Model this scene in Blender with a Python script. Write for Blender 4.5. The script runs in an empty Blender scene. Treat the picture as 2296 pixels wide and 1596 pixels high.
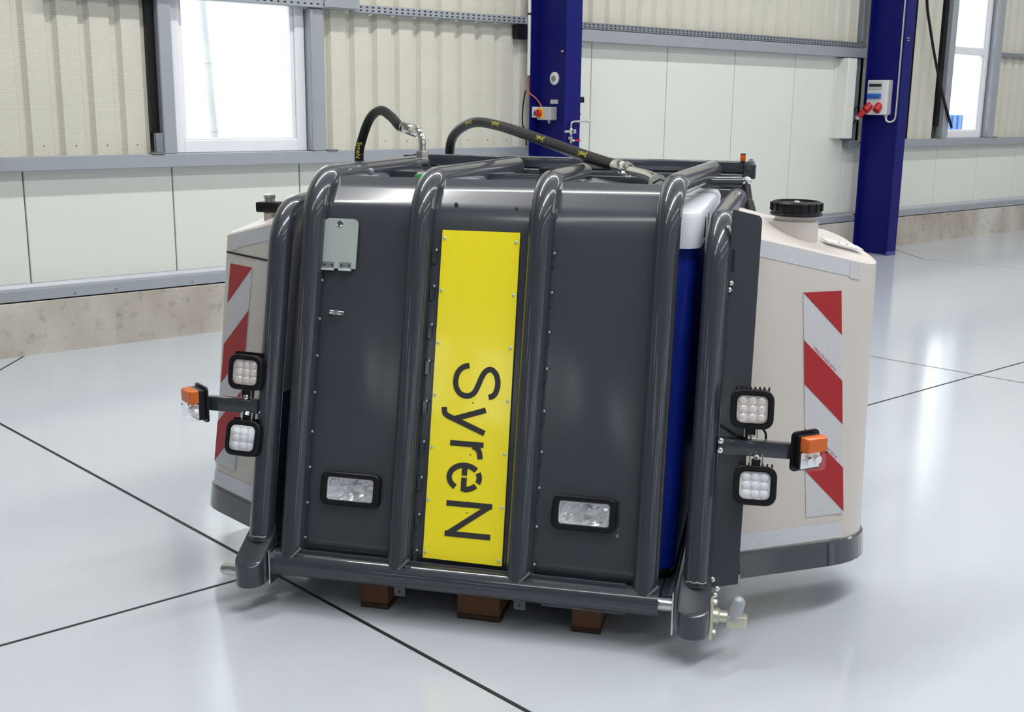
import bpy, bmesh, math, random
from mathutils import Vector, Matrix
random.seed(4)
C = bpy.context.scene.collection
SC = bpy.context.scene
V = Vector

# ------------------------------------------------------------------ camera
CAM_H, PITCH, ROLL, FPX = 1.6, 0.2199294, -0.0121285, 2541.285
right = V((1, 0, 0)); fwd = V((0, math.cos(PITCH), -math.sin(PITCH))); down = fwd.cross(right)
c_, s_ = math.cos(ROLL), math.sin(ROLL)
r_, d_ = right * c_ + down * s_, right * -s_ + down * c_
cam = bpy.data.cameras.new('camera'); cam_o = bpy.data.objects.new('camera', cam); C.objects.link(cam_o)
m = Matrix((r_, -d_, -fwd)).transposed().to_4x4(); m.translation = (0, 0, CAM_H)
cam_o.matrix_world = m
cam.sensor_width = 36; cam.lens = FPX / 2296 * 36; cam.clip_end = 200; cam.clip_start = 0.02
SC.camera = cam_o

# frames: building (x along the long wall, y = D0 - distance in front of it) and machine
D0, WYAW = 7.327878, 0.697969
MYAW, MO = math.radians(-13.2), V((-0.13673, 3.27718, 0))
FB = Matrix.Rotation(WYAW, 4, 'Z')
FM = Matrix.Translation(MO) @ Matrix.Rotation(MYAW, 4, 'Z')
FW = Matrix.Identity(4)

# ------------------------------------------------------------------ world, lights, exposure
W = bpy.data.worlds.new('sky'); SC.world = W; W.use_nodes = True
nt = W.node_tree; bg = nt.nodes['Background']
sky = nt.nodes.new('ShaderNodeTexSky'); sky.sky_type = 'HOSEK_WILKIE'; sky.turbidity = 9.0; sky.ground_albedo = 0.6
sky.sun_direction = V((-0.5, 0.5, 0.7)).normalized()
mixw = nt.nodes.new('ShaderNodeMix'); mixw.data_type = 'RGBA'; mixw.inputs[0].default_value = 0.12
mixw.inputs[6].default_value = (0.93, 0.97, 1.0, 1)
nt.links.new(sky.outputs[0], mixw.inputs[7]); nt.links.new(mixw.outputs[2], bg.inputs[0])
bg.inputs[1].default_value = 2.6

# rows of ceiling light strips: distance before the wall, width, watts of each strip from left to right (one per bay)
LIGHT_ROWS = ((2.9, .20, (0, 160, 115, 62, 52, 50, 50)), (7.3, .62, (65, 172, 70, 45, 55, 55, 55)),
              (11.6, .30, (0, 45, 50, 35, 40, 40, 40)), (16.0, .30, (20, 45, 40, 35, 40, 40, 40)))
LIGHT_Z = 6.1
for q, wd, pws in LIGHT_ROWS:
    for k, pw in enumerate(pws):
        if not pw: continue
        L = bpy.data.lights.new('ceiling_light', 'AREA'); L.shape = 'RECTANGLE'
        L.size, L.size_y = 4.4, wd; L.energy = pw; L.color = (1.0, 0.99, 0.975)
        o = bpy.data.objects.new('ceiling_light', L); C.objects.link(o)
        o.matrix_world = FB @ Matrix.Translation((-2.4 + 4.845 * k, D0 - q, LIGHT_Z))
SC.view_settings.view_transform = 'Standard'; SC.view_settings.look = 'None'
SC.view_settings.gamma = 1; SC.view_settings.use_curve_mapping = False
SC.view_settings.exposure = 0.34

# ------------------------------------------------------------------ materials
def srgb(r, g, b):
    f = lambda c: c / 12.92 if c <= .04045 else ((c + .055) / 1.055) ** 2.4
    return (f(r / 255), f(g / 255), f(b / 255), 1)
def pbr(name, col, rough=.5, metal=0, spec=.5, noise=0, nscale=20, bump=0, bscale=200, coat=0, crough=.06, rvar=0, trans=0, stretch=(1, 1, 1)):
    M = bpy.data.materials.new(name); M.use_nodes = True
    t = M.node_tree; b = t.nodes['Principled BSDF']
    if len(col) == 3: col = (*col, 1)
    b.inputs['Base Color'].default_value = col; b.inputs['Roughness'].default_value = rough
    b.inputs['Metallic'].default_value = metal; b.inputs['Specular IOR Level'].default_value = spec
    b.inputs['Coat Weight'].default_value = coat; b.inputs['Coat Roughness'].default_value = crough
    b.inputs['Transmission Weight'].default_value = trans
    if noise or bump or rvar:
        tc = t.nodes.new('ShaderNodeTexCoord'); mp = t.nodes.new('ShaderNodeMapping'); mp.inputs['Scale'].default_value = stretch
        t.links.new(tc.outputs['Object'], mp.inputs[0])
        if noise or rvar:
            n = t.nodes.new('ShaderNodeTexNoise'); n.inputs['Scale'].default_value = nscale; n.inputs['Detail'].default_value = 5
            t.links.new(mp.outputs[0], n.inputs['Vector'])
            if noise:
                mx = t.nodes.new('ShaderNodeMix'); mx.data_type = 'RGBA'
                mx.inputs[6].default_value = tuple(max(0, c * (1 - noise)) for c in col[:3]) + (1,)
                mx.inputs[7].default_value = tuple(min(1, c * (1 + noise)) for c in col[:3]) + (1,)
                t.links.new(n.outputs['Fac'], mx.inputs[0]); t.links.new(mx.outputs[2], b.inputs['Base Color'])
            if rvar:
                mr = t.nodes.new('ShaderNodeMapRange'); mr.inputs[3].default_value = rough - rvar; mr.inputs[4].default_value = rough + rvar
                t.links.new(n.outputs['Fac'], mr.inputs[0]); t.links.new(mr.outputs[0], b.inputs['Roughness'])
        if bump:
            n2 = t.nodes.new('ShaderNodeTexNoise'); n2.inputs['Scale'].default_value = bscale
            t.links.new(mp.outputs[0], n2.inputs['Vector'])
            bp = t.nodes.new('ShaderNodeBump'); bp.inputs['Strength'].default_value = bump; bp.inputs['Distance'].default_value = .002
            t.links.new(n2.outputs['Fac'], bp.inputs['Height']); t.links.new(bp.outputs[0], b.inputs['Normal'])
    return M
def glassy(name, tint=(1, 1, 1), fac=.12, rough=.02):
    M = bpy.data.materials.new(name); M.use_nodes = True; t = M.node_tree
    t.nodes.remove(t.nodes['Principled BSDF']); out = t.nodes['Material Output']
    a = t.nodes.new('ShaderNodeBsdfTransparent'); a.inputs[0].default_value = (*tint, 1)
    g = t.nodes.new('ShaderNodeBsdfGlossy'); g.inputs['Roughness'].default_value = rough
    x = t.nodes.new('ShaderNodeMixShader'); x.inputs[0].default_value = fac
    t.links.new(a.outputs[0], x.inputs[1]); t.links.new(g.outputs[0], x.inputs[2]); t.links.new(x.outputs[0], out.inputs[0])
    return M
def holes(name, col, hole, px, pz, thr=.45, rough=.5, metal=0):
    """a sheet punched with a staggered pattern of small holes"""
    M = pbr(name, col, rough, metal); t = M.node_tree; b = t.nodes['Principled BSDF']
    tc = t.nodes.new('ShaderNodeTexCoord'); sp = t.nodes.new('ShaderNodeSeparateXYZ'); t.links.new(tc.outputs['Object'], sp.inputs[0])
    def sn(sock, p):
        mu = t.nodes.new('ShaderNodeMath'); mu.operation = 'MULTIPLY'; mu.inputs[1].default_value = math.pi * 2 / p; t.links.new(sock, mu.inputs[0])
        si = t.nodes.new('ShaderNodeMath'); si.operation = 'SINE'; t.links.new(mu.outputs[0], si.inputs[0]); return si.outputs[0]
    pr = t.nodes.new('ShaderNodeMath'); pr.operation = 'MULTIPLY'; t.links.new(sn(sp.outputs['X'], px), pr.inputs[0]); t.links.new(sn(sp.outputs['Z'], pz), pr.inputs[1])
    gt = t.nodes.new('ShaderNodeMath'); gt.operation = 'GREATER_THAN'; gt.inputs[1].default_value = thr; t.links.new(pr.outputs[0], gt.inputs[0])
    n = t.nodes.new('ShaderNodeTexNoise'); n.inputs['Scale'].default_value = 3; t.links.new(tc.outputs['Object'], n.inputs['Vector'])
    m0 = t.nodes.new('ShaderNodeMix'); m0.data_type = 'RGBA'
    m0.inputs[6].default_value = tuple(c * .93 for c in col[:3]) + (1,); m0.inputs[7].default_value = tuple(min(1, c * 1.05) for c in col[:3]) + (1,)
    t.links.new(n.outputs['Fac'], m0.inputs[0])
    mx = t.nodes.new('ShaderNodeMix'); mx.data_type = 'RGBA'; mx.inputs[7].default_value = (*hole[:3], 1)
    t.links.new(m0.outputs[2], mx.inputs[6]); t.links.new(gt.outputs[0], mx.inputs[0]); t.links.new(mx.outputs[2], b.inputs['Base Color'])
    return M
def concrete(name):
    M = pbr(name, (.5, .46, .41), .85); t = M.node_tree; b = t.nodes['Principled BSDF']
    tc = t.nodes.new('ShaderNodeTexCoord')
    def noise(sc, st, det=6):
        mp = t.nodes.new('ShaderNodeMapping'); mp.inputs['Scale'].default_value = st; t.links.new(tc.outputs['Object'], mp.inputs[0])
        n = t.nodes.new('ShaderNodeTexNoise'); n.inputs['Scale'].default_value = sc; n.inputs['Detail'].default_value = det; t.links.new(mp.outputs[0], n.inputs['Vector']); return n.outputs['Fac']
    r = t.nodes.new('ShaderNodeValToRGB'); r.color_ramp.elements[0].position = .3; r.color_ramp.elements[1].position = .62
    r.color_ramp.elements[0].color = (.33, .28, .235, 1); r.color_ramp.elements[1].color = (.55, .525, .475, 1)
    t.links.new(noise(1.6, (1, 1, .6)), r.inputs[0])
    r2 = t.nodes.new('ShaderNodeValToRGB'); r2.color_ramp.elements[0].position = .28; r2.color_ramp.elements[1].position = .45
    r2.color_ramp.elements[0].color = (.72, .72, .72, 1); r2.color_ramp.elements[1].color = (1, 1, 1, 1)
    t.links.new(noise(14, (1, 1, 1)), r2.inputs[0])
    mx = t.nodes.new('ShaderNodeMix'); mx.data_type = 'RGBA'; mx.blend_type = 'MULTIPLY'; mx.inputs[0].default_value = 1
    t.links.new(r.outputs[0], mx.inputs[6]); t.links.new(r2.outputs[0], mx.inputs[7]); t.links.new(mx.outputs[2], b.inputs['Base Color'])
    bp = t.nodes.new('ShaderNodeBump'); bp.inputs['Strength'].default_value = .25; bp.inputs['Distance'].default_value = .01
    t.links.new(noise(40, (1, 1, 1)), bp.inputs['Height']); t.links.new(bp.outputs[0], b.inputs['Normal'])
    return M
def reflective(name, col):
    """retroreflective foil with its honeycomb print"""
    M = pbr(name, col, .3, 0, .6); t = M.node_tree; b = t.nodes['Principled BSDF']
    tc = t.nodes.new('ShaderNodeTexCoord'); v = t.nodes.new('ShaderNodeTexVoronoi'); v.feature = 'DISTANCE_TO_EDGE'; v.inputs['Scale'].default_value = 170
    v.inputs['Randomness'].default_value = .25
    t.links.new(tc.outputs['Object'], v.inputs['Vector'])
    r = t.nodes.new('ShaderNodeValToRGB'); r.color_ramp.elements[0].position = .02; r.color_ramp.elements[1].position = .12
    r.color_ramp.elements[0].color = tuple(c * .78 for c in col[:3]) + (1,); r.color_ramp.elements[1].color = (*col[:3], 1)
    t.links.new(v.outputs['Distance'], r.inputs[0]); t.links.new(r.outputs[0], b.inputs['Base Color'])
    return M

M_ = dict(
    floor=pbr('floor_epoxy', (.515, .555, .605), .125, 0, .5, noise=.035, nscale=.8, rvar=.04),
    joint=pbr('joint_black', (.012, .013, .016), .6),
    panel=pbr('panel_white', (.70, .715, .66), .38, noise=.015, nscale=2),
    plaster=pbr('plaster', (.66, .66, .64), .8),
    deck=pbr('roof_deck', (.55, .56, .56), .6),
    clad=holes('perforated_sheet', (.74, .72, .62), (.13, .12, .10), .0095, .0135, .38, .5),
    galv=pbr('galvanized', (.36, .385, .42), .42, .35, noise=.10, nscale=5),
    galv_dark=pbr('galvanized_dark', (.22, .24, .265), .45, .3, noise=.12, nscale=6),
    concrete=concrete('plinth_concrete'),
    black=pbr('black_plastic', (.006, .006, .008), .42, 0, .3),
    rubber=pbr('black_rubber', (.007, .007, .010), .38, 0, .3),
    hole=pbr('hole_dark', (.01, .01, .012), .9),
    pvc=pbr('white_pvc', (.78, .79, .82), .32),
    blue=pbr('column_blue', (.0045, .006, .125), .5, 0, .2, noise=.08, nscale=4),
    scuff=pbr('column_scuff', (.05, .07, .26), .55, noise=.5, nscale=30),
    white=pbr('white_plastic', (.72, .73, .72), .4),
    grey_box=pbr('grey_box', (.48, .49, .50), .45),
    red=pbr('red_plastic', (.50, .022, .022), .35),
    yellow=pbr('yellow_plastic', (.85, .55, .03), .4),
    orange_cable=pbr('orange_cable', (.62, .13, .04), .45),
    socket_blue=pbr('socket_blue', (.025, .14, .50), .35),
    paint=pbr('anthracite_paint', (.036, .041, .052), .32, 0, .3, noise=.06, nscale=35, bump=.015, bscale=260, coat=.8),
    paint_sheet=pbr('anthracite_sheet', (.042, .048, .060), .32, 0, .4, noise=.08, nscale=6, bump=.03, bscale=180, coat=.6, crough=.13),
    weld=pbr('weld', (.20, .21, .22), .4, .4, noise=.5, nscale=120),
    steel=pbr('zinc_steel', (.62, .63, .62), .25, 1, noise=.12, nscale=30),
    chrome=pbr('chrome', (.80, .79, .76), .13, 1),
    zinc_plate=pbr('zinc_plate', (.62, .70, .68), .33, .55, noise=.06, nscale=9),
    brass=pbr('zinc_yellow', (.60, .60, .48), .35, .7, noise=.15, nscale=50),
    sign=pbr('sign_yellow', (1.0, .85, .018), .2, 0, .5, coat=.5),
    ink=pbr('sign_ink', (.035, .033, .036), .35),
    tank=pbr('tank_plastic', (.56, .52, .485), .36, 0, .5, noise=.035, nscale=5, bump=.03, bscale=90, rvar=.06),
    tape=pbr('silver_tape', (.56, .57, .61), .32, .2, noise=.14, nscale=160),
    foil_white=reflective('foil_white', (.56, .56, .59)),
    foil_red=pbr('foil_red', (.34, .007, .014), .33, 0, .5),
    ibc_blue=pbr('container_blue', (.003, .020, .27), .42, 0, .25),
    ibc_white=pbr('container_white', (.72, .73, .80), .42, noise=.03, nscale=6),
    amber=pbr('amber_lens', (.72, .135, .004), .16, 0, .5, trans=.15),
    amber_dark=pbr('amber_core', (.45, .10, .01), .3),
    lens=glassy('clear_lens', (.985, .985, .99), .07),
    frost=pbr('frosted_lens', (.90, .91, .95), .22, 0, .5),
    led=pbr('led_optic', (.92, .86, .82), .14, .15),
    reflector=pbr('lamp_reflector', (.96, .975, 1.0), .22, .3),
    wood=pbr('timber', (.125, .052, .022), .75, noise=.35, nscale=14, stretch=(6, 1, 6), bump=.2, bscale=60),
    wood_dark=pbr('timber_dark', (.045, .017, .010), .7, noise=.3, nscale=20),  # darker brown for the bottom strip of each block
    hose_print=pbr('hose_print', (.80, .72, .05), .5),
    green=pbr('green_plastic', (.02, .22, .05), .35),
    red_ink=pbr('red_ink', (.42, .02, .03), .5),
    glass=glassy('window_glass', (.97, .985, .98), .07, .01),
    yard=pbr('yard', (.6, .6, .58), .9),
    far_blue=pbr('far_blue', (.10, .22, .55), .5),
)

# ------------------------------------------------------------------ mesh helpers
class MB:
    def __init__(s): s.v = []; s.f = []; s.sm = 35
    def add(s, vs, fs):
        n = len(s.v); s.v += [V(p) for p in vs]; s.f += [tuple(i + n for i in f) for f in fs]; return s
    def bm(s, b):
        b.verts.ensure_lookup_table(); b.verts.index_update()
        s.add([v.co.copy() for v in b.verts], [[v.index for v in f.verts] for f in b.faces]); b.free(); return s
    def box(s, x0, x1, y0, y1, z0, z1, bev=0, seg=2, mat=None):
        b = bmesh.new(); bmesh.ops.create_cube(b, size=1)
        for v in b.verts:
            v.co = V(((x0 + x1) / 2 + v.co.x * (x1 - x0), (y0 + y1) / 2 + v.co.y * (y1 - y0), (z0 + z1) / 2 + v.co.z * (z1 - z0)))
        if bev: bmesh.ops.bevel(b, geom=b.edges[:], offset=bev, segments=seg, profile=.5, affect='EDGES', clamp_overlap=True)
        if mat is not None: bmesh.ops.transform(b, matrix=mat, verts=b.verts)
        return s.bm(b)
    def prism(s, pts, ext):
        """pts: closed 3-D outline, ext: extrusion vector"""
        pts = [V(p) for p in pts]; ext = V(ext); n = len(pts)
        nrm = V((0, 0, 0))
        for i in range(n): nrm += pts[i].cross(pts[(i + 1) % n])
        if nrm.dot(ext) < 0: pts = pts[::-1]
        vs = pts + [p + ext for p in pts]
        return s.add(vs, [tuple(range(n))[::-1], tuple(range(n, 2 * n))] + [(i, (i + 1) % n, n + (i + 1) % n, n + i) for i in range(n)])
    def loft(s, rings, close=True, caps=True):
        n = len(rings[0]); vs = [p for r in rings for p in r]; fs = []
        for k in range(len(rings) - 1):
            for i in range(n if close else n - 1):
                a, b_ = k * n + i, k * n + (i + 1) % n
                fs.append((a, b_, b_ + n, a + n))
        if caps: fs += [tuple(range(n))[::-1], tuple(range((len(rings) - 1) * n, len(rings) * n))]
        return s.add(vs, fs)
    def tube(s, path, r, n=14, caps=True):
        path = [V(p) for p in path]; k = len(path)
        rr = r if isinstance(r, (list, tuple)) else [r] * k
        t0 = (path[1] - path[0]).normalized()
        u = t0.orthogonal().normalized(); rings = []; pt = t0
        for i in range(k):
            if i == 0: t = t0; td = t0
            elif i == k - 1: t = (path[i] - path[i - 1]).normalized()
            else:
                a, b_ = (path[i] - path[i - 1]).normalized(), (path[i + 1] - path[i]).normalized(); t = (a + b_).normalized()
            u = (pt.rotation_difference(t) @ u); u = (u - t * u.dot(t)).normalized(); pt = t; w = t.cross(u)
            st = 1.0
            if 0 < i < k - 1:
                cs = max(.5, math.sqrt((1 + a.dot(b_)) / 2)); st = 1 / cs
                ax = a.cross(b_)
                mit = ax.normalized().cross(t) if ax.length > 1e-5 else None
            else: mit = None
            ring = []
            for j in range(n):
                an = 2 * math.pi * j / n; off = (u * math.cos(an) + w * math.sin(an)) * rr[i]
                if mit is not None: off += mit * off.dot(mit) * (st - 1)
                ring.append(path[i] + off)
            rings.append(ring)
        return s.loft(rings, True, caps)
    def lathe(s, org, ax, prof, n=20, caps=True):
        org, ax = V(org), V(ax).normalized(); u = ax.orthogonal().normalized(); w = ax.cross(u)
        rings = [[org + ax * h + (u * math.cos(2 * math.pi * j / n) + w * math.sin(2 * math.pi * j / n)) * r for j in range(n)] for r, h in prof]
        return s.loft(rings, True, caps)
    def ball(s, c, r, n=12):
        b = bmesh.new(); bmesh.ops.create_uvsphere(b, u_segments=n, v_segments=n // 2 + 2, radius=r, matrix=Matrix.Translation(V(c))); return s.bm(b)
    def ribbon(s, pts, w, org_fn, th=.0012):
        """flat stroke of width w along 2-D pts, org_fn(x, h, off) -> 3-D"""
        n = len(pts); L = []; R = []
        for i in range(n):
            a = V(pts[max(0, i - 1)]); b_ = V(pts[min(n - 1, i + 1)]); t = (b_ - a).normalized(); nn = V((-t.y, t.x)) * w / 2
            p = V(pts[i]); L.append(p + nn); R.append(p - nn)
        for i in range(n - 1):
            q = [L[i], L[i + 1], R[i + 1], R[i]]
            lo = [org_fn(p.x, p.y, 0) for p in q]; s.prism(lo, org_fn(q[0].x, q[0].y, th) - lo[0])
        return s

def catmull(pts, k=6, closed=False):
    P = [V(p) for p in pts]; out = []
    n = len(P)
    for i in range(n - 1):
        p0 = P[max(0, i - 1)]; p1 = P[i]; p2 = P[i + 1]; p3 = P[min(n - 1, i + 2)]
        for j in range(k):
            t = j / k
            out.append(.5 * ((2 * p1) + (p2 - p0) * t + (2 * p0 - 5 * p1 + 4 * p2 - p3) * t * t + (3 * p1 - p0 - 3 * p2 + p3) * t ** 3))
    return out + [P[-1]]
def rrect(w, h, r, n=5):
    out = []
    for cx, cy, a0 in ((w / 2 - r, h / 2 - r, 0), (-w / 2 + r, h / 2 - r, 90), (-w / 2 + r, -h / 2 + r, 180), (w / 2 - r, -h / 2 + r, 270)):
        for k in range(n + 1):
            a = math.radians(a0 + 90 * k / n); out.append((cx + r * math.cos(a), cy + r * math.sin(a)))
    return out
def text2d(txt, size):
    cu = bpy.data.curves.new('t', 'FONT'); cu.body = txt; cu.size = size; cu.align_x = 'CENTER'; cu.align_y = 'CENTER'; cu.resolution_u = 3
    o = bpy.data.objects.new('t', cu); C.objects.link(o)
    me = bpy.data.meshes.new_from_object(o.evaluated_get(bpy.context.evaluated_depsgraph_get()))
    vs = [(v.co.x, v.co.y) for v in me.vertices]; fs = [tuple(p.vertices) for p in me.polygons]
    bpy.data.objects.remove(o); bpy.data.curves.remove(cu); bpy.data.meshes.remove(me)
    return vs, fs

ROOT = {}
def tag(o, label=None, cat=None, group=None, kind=None):
    if label: o['label'] = label
    if cat: o['category'] = cat
    if group: o['group'] = group
    if kind: o['kind'] = kind
    return o
def thing(name, label, cat, frame, p, group=None, kind=None):
    o = bpy.data.objects.new(name, None); C.objects.link(o); o.empty_display_size = .1
    o.matrix_world = frame @ Matrix.Translation(V(p)); ROOT[o] = V(p)
    return tag(o, label, cat, group, kind)
def mesh(name, mb, mat, smooth=True):
    me = bpy.data.meshes.new(name); me.from_pydata([tuple(v) for v in mb.v], [], mb.f); me.update()
    b = bmesh.new(); b.from_mesh(me); bmesh.ops.recalc_face_normals(b, faces=b.faces[:]); b.to_mesh(me); b.free()
    me.materials.append(M_[mat] if isinstance(mat, str) else mat)
    if smooth:
        me.shade_smooth(); me.set_sharp_from_angle(angle=math.radians(mb.sm))
    return me
def part(name, mb, mat, parent, label=None, kind=None, smooth=True):
    """mb is in the frame's coordinates; the parent chain carries the root point"""
    p = parent
    while p.parent: p = p.parent
    off = ROOT[p]
    mb.v = [v - off for v in mb.v]
    o = bpy.data.objects.new(name, mesh(name, mb, mat, smooth)); C.objects.link(o); o.parent = parent
    return tag(o, label, None, None, kind)
def copy_part(src, parent, delta):
    o = src.copy(); C.objects.link(o); o.parent = parent; o.location = src.location + V(delta); return o
def top(name, mb, mat, frame, p, label=None, cat=None, group=None, kind=None, smooth=True):
    p = V(p); mb.v = [v - p for v in mb.v]
    o = bpy.data.objects.new(name, mesh(name, mb, mat, smooth)); C.objects.link(o)
    o.matrix_world = frame @ Matrix.Translation(p); ROOT[o] = p
    return tag(o, label, cat, group, kind)
def bq(u, q, z): return V((u, D0 - q, z))
def bbox(mb, u0, u1, q0, q1, z0, z1, bev=0, seg=1): return mb.box(u0, u1, D0 - q1, D0 - q0, z0, z1, bev, seg)

# ================================================================== THE HALL
U0, U1, QEND, ZTOP = -14.0, 30.0, 19.0, 6.4
COL = (1.54, 6.385, 11.23, 16.075)
# ---- floor: slabs with sealed joints between them
fl = MB().add([bq(U0, -.1, -.0015), bq(U1, -.1, -.0015), bq(U1, QEND, -.0015), bq(U0, QEND, -.0015)], [(0, 1, 2, 3)])
floor = top('floor', fl, 'joint', FB, (0, D0, 0), kind='structure')
def slab(poly, gap=.0078):
    P = [V(p) for p in poly]; n = len(P)
    area = sum(P[i].x * P[(i + 1) % n].y - P[(i + 1) % n].x * P[i].y for i in range(n))
    if area < 0: P = P[::-1]
    out = []
    for i in range(n):
        a, b_, c = P[i - 1], P[i], P[(i + 1) % n]
        d1, d2 = (b_ - a).normalized(), (c - b_).normalized(); n1, n2 = V((-d1.y, d1.x)), V((-d2.y, d2.x))
        k = (n1 + n2); k = k / max(.2, k.dot(n1)); out.append(b_ + k * gap)
    mb = MB().prism([bq(p.x, p.y, -.05) for p in out], (0, 0, .05))
    part('slab', mb, 'floor', floor, smooth=False)
def jl(i, q):
    a = ((1.50, .83, .073), (6.255, .80, .095), (11.252, .795, .155), (16.1, .8, .155))[i]; return a[0] + (q - a[1]) * a[2]
QR = 3.97
for i in range(4):
    uc = jl(i, .81)
    slab([(uc - .62, -.1), (uc, .81), (uc + .70, -.1)])
    nxt = jl(i + 1, .81) if i < 3 else U1 + .62
    slab([(uc + .70, -.1), (uc, .81), (jl(i, QR), QR)] + ([(jl(i + 1, QR), QR), (nxt, .81), (nxt - .62, -.1)] if i < 3 else [(U1, QR), (U1, -.1)]))
    for qa, qb in ((QR, 8.9), (8.9, 14.0), (14.0, QEND)):
        slab([(jl(i, qa), qa), (jl(i, qb), qb)] + ([(jl(i + 1, qb), qb), (jl(i + 1, qa), qa)] if i < 3 else [(U1, qb), (U1, qa)]))
slab([(U0, -.1), (jl(0, .81) - .62, -.1), (jl(0, .81), .81), (jl(0, QR), QR), (U0, QR)])
for qa, qb in ((QR, 8.9), (8.9, 14.0), (14.0, QEND)):
    slab([(U0, qa), (U0, qb), (jl(0, qb), qb), (jl(0, qa), qa)])

# ---- long wall: plinth, flat panels below, corrugated perforated sheets above
WIN = ((3.22, 4.235), (12.97, 13.885))
Z_SILL, Z_HEAD = 1.24, 3.4
pl = bbox(MB(), U0, U1, -.3, 0, -.02, .34, .006)
wall = top('wall_back', pl, 'concrete', FB, (0, D0, 0), kind='structure', smooth=False)
part('ledge_mortar', bbox(MB(), U0, U1, -.12, -.012, .34, .352), 'hole', wall, smooth=False)
PW = .973; j0 = 2.235 - PW * 16
for k in range(45):
    u = j0 + PW * k
    mid = 6.40 < u + .5 and u + PW < 11.4
    a, b_ = u + .004, u + PW - .004
    if a > U1 - .5: break
    z1 = 2.16 if (u > 6.0 and u + PW < 11.45) else 1.2
    part('panel', bbox(MB(), a, b_, -.22, -.10, .41, z1, .004), 'panel', wall, smooth=False)
part('panel_backing', bbox(MB(), U0, U1, -.26, -.215, .35, 1.2), 'hole', wall, smooth=False)
part('panel_backing', bbox(MB(), 6.1, 11.4, -.26, -.215, 1.21, 2.2), 'hole', wall, smooth=False)
def sheet(u0, u1, z0, z1, ph):
    prof = []      # one rib: pan, dark flank, crest, flank
    k = math.floor((u0 - ph) / .2) - 1
    while True:
        b_ = ph + .2 * k
        for du, dq in ((-.004, -.075), (.010, -.106), (.042, -.106), (.070, -.075)): prof.append((b_ + du, dq))
        k += 1
        if b_ > u1: break
    prof = [p for p in prof if u0 <= p[0] <= u1]
    prof = [(u0, prof[0][1])] + prof + [(u1, prof[-1][1])]
    mb = MB(); n = len(prof)
    vs = [bq(u, q, z0) for u, q in prof] + [bq(u, q, z1) for u, q in prof]
    mb.add(vs, [(i, i + 1, n + i + 1, n + i) for i in range(n - 1)])
    part('cladding_sheet', mb, 'clad', wall, smooth=False)
def sheets(u0, u1, z0, z1, ph, w=1.0):
    u = u0
    while u < u1 - .01:
        e = min(u + w, u1)
        if u1 - e < .3: e = u1
        sheet(u, e, z0, z1, ph); u = e
sheets(U0, 3.07, 1.22, ZTOP, 2.235); sheets(4.36, 6.5, 1.22, ZTOP, 4.585)
sheets(6.5, 11.2, 2.16, ZTOP, 7.205); sheets(11.2, 12.78, 1.22, ZTOP, 11.33); sheets(14.08, U1, 1.22, ZTOP, 14.1)
sheets(3.07, 4.36, Z_HEAD, ZTOP, 3.1); sheets(12.78, 14.08, Z_HEAD, ZTOP, 12.8)
# outer skin so the daylight only comes through the windows
for u0, u1, z0, z1 in ((U0, WIN[0][0], 1.2, ZTOP), (WIN[0][1], WIN[1][0], 1.2, ZTOP), (WIN[1][1], U1, 1.2, ZTOP),
                       (WIN[0][0], WIN[0][1], Z_HEAD, ZTOP), (WIN[1][0], WIN[1][1], Z_HEAD, ZTOP)):
    part('outer_skin', bbox(MB(), u0, u1, -.30, -.26, z0, z1), 'deck', wall, smooth=False)
# small holding bolts seen along the foot of the sheets
for u in [2.25 + .2 * k for k in range(5)] + [4.60 + .2 * k for k in range(8)]:
    part('sheet_bolt', MB().lathe(bq(u + .12, -.076, 1.30), (0, -1, 0), ((.006, 0), (.005, .004)), 6), 'galv_dark', wall, smooth=False)

# ---- horizontal rails and posts
def rail(n, u0, u1, q0, q1, z0, z1, mat='galv', bev=.004, punched=False):
    o = top('trim_%d' % n, bbox(MB(), u0, u1, q0, q1, z0, z1, bev), mat, FB, ((u0 + u1) / 2, D0, z0), kind='structure')
    if punched:
        mb = MB(); u = u0 + .06; du = .052
        while u < u1 - .05:
            for zz in (z0 + (z1 - z0) * .3, z0 + (z1 - z0) * .72):
                mb.add([bq(u, q1 + .0006, zz - .005), bq(u + .020, q1 + .0006, zz - .005), bq(u + .020, q1 + .0006, zz + .005), bq(u, q1 + .0006, zz + .005)], [(0, 1, 2, 3)])
            u += du
        part('punched_holes', mb, 'hole', o, kind='stuff', smooth=False)
    return o
rail(1, U0, 6.29, -.10, 0, 1.152, 1.240); rail(2, 11.33, U1, -.10, 0, 1.152, 1.240); rail(3, 10.95, 11.14, -.10, 0, 1.152, 1.236, 'galv_dark')
rail(4, 4.60, 6.29, -.06, 0, 2.226, 2.284, punched=True)
rail(5, 2.4, 4.61, -.06, .035, 2.238, 2.318, punched=True)
rail(6, 6.48, 11.14, -.10, 0, 2.118, 2.219); rail(7, 6.75, 11.14, -.06, -.008, 2.223, 2.278, 'galv_dark', punched=True)
rail(8, 14.09, U1, -.08, -.02, 2.232, 2.285, 'galv_dark')
rail(9, 6.48, 6.72, -.06, .01, 2.222, 2.28, punched=True)
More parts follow.
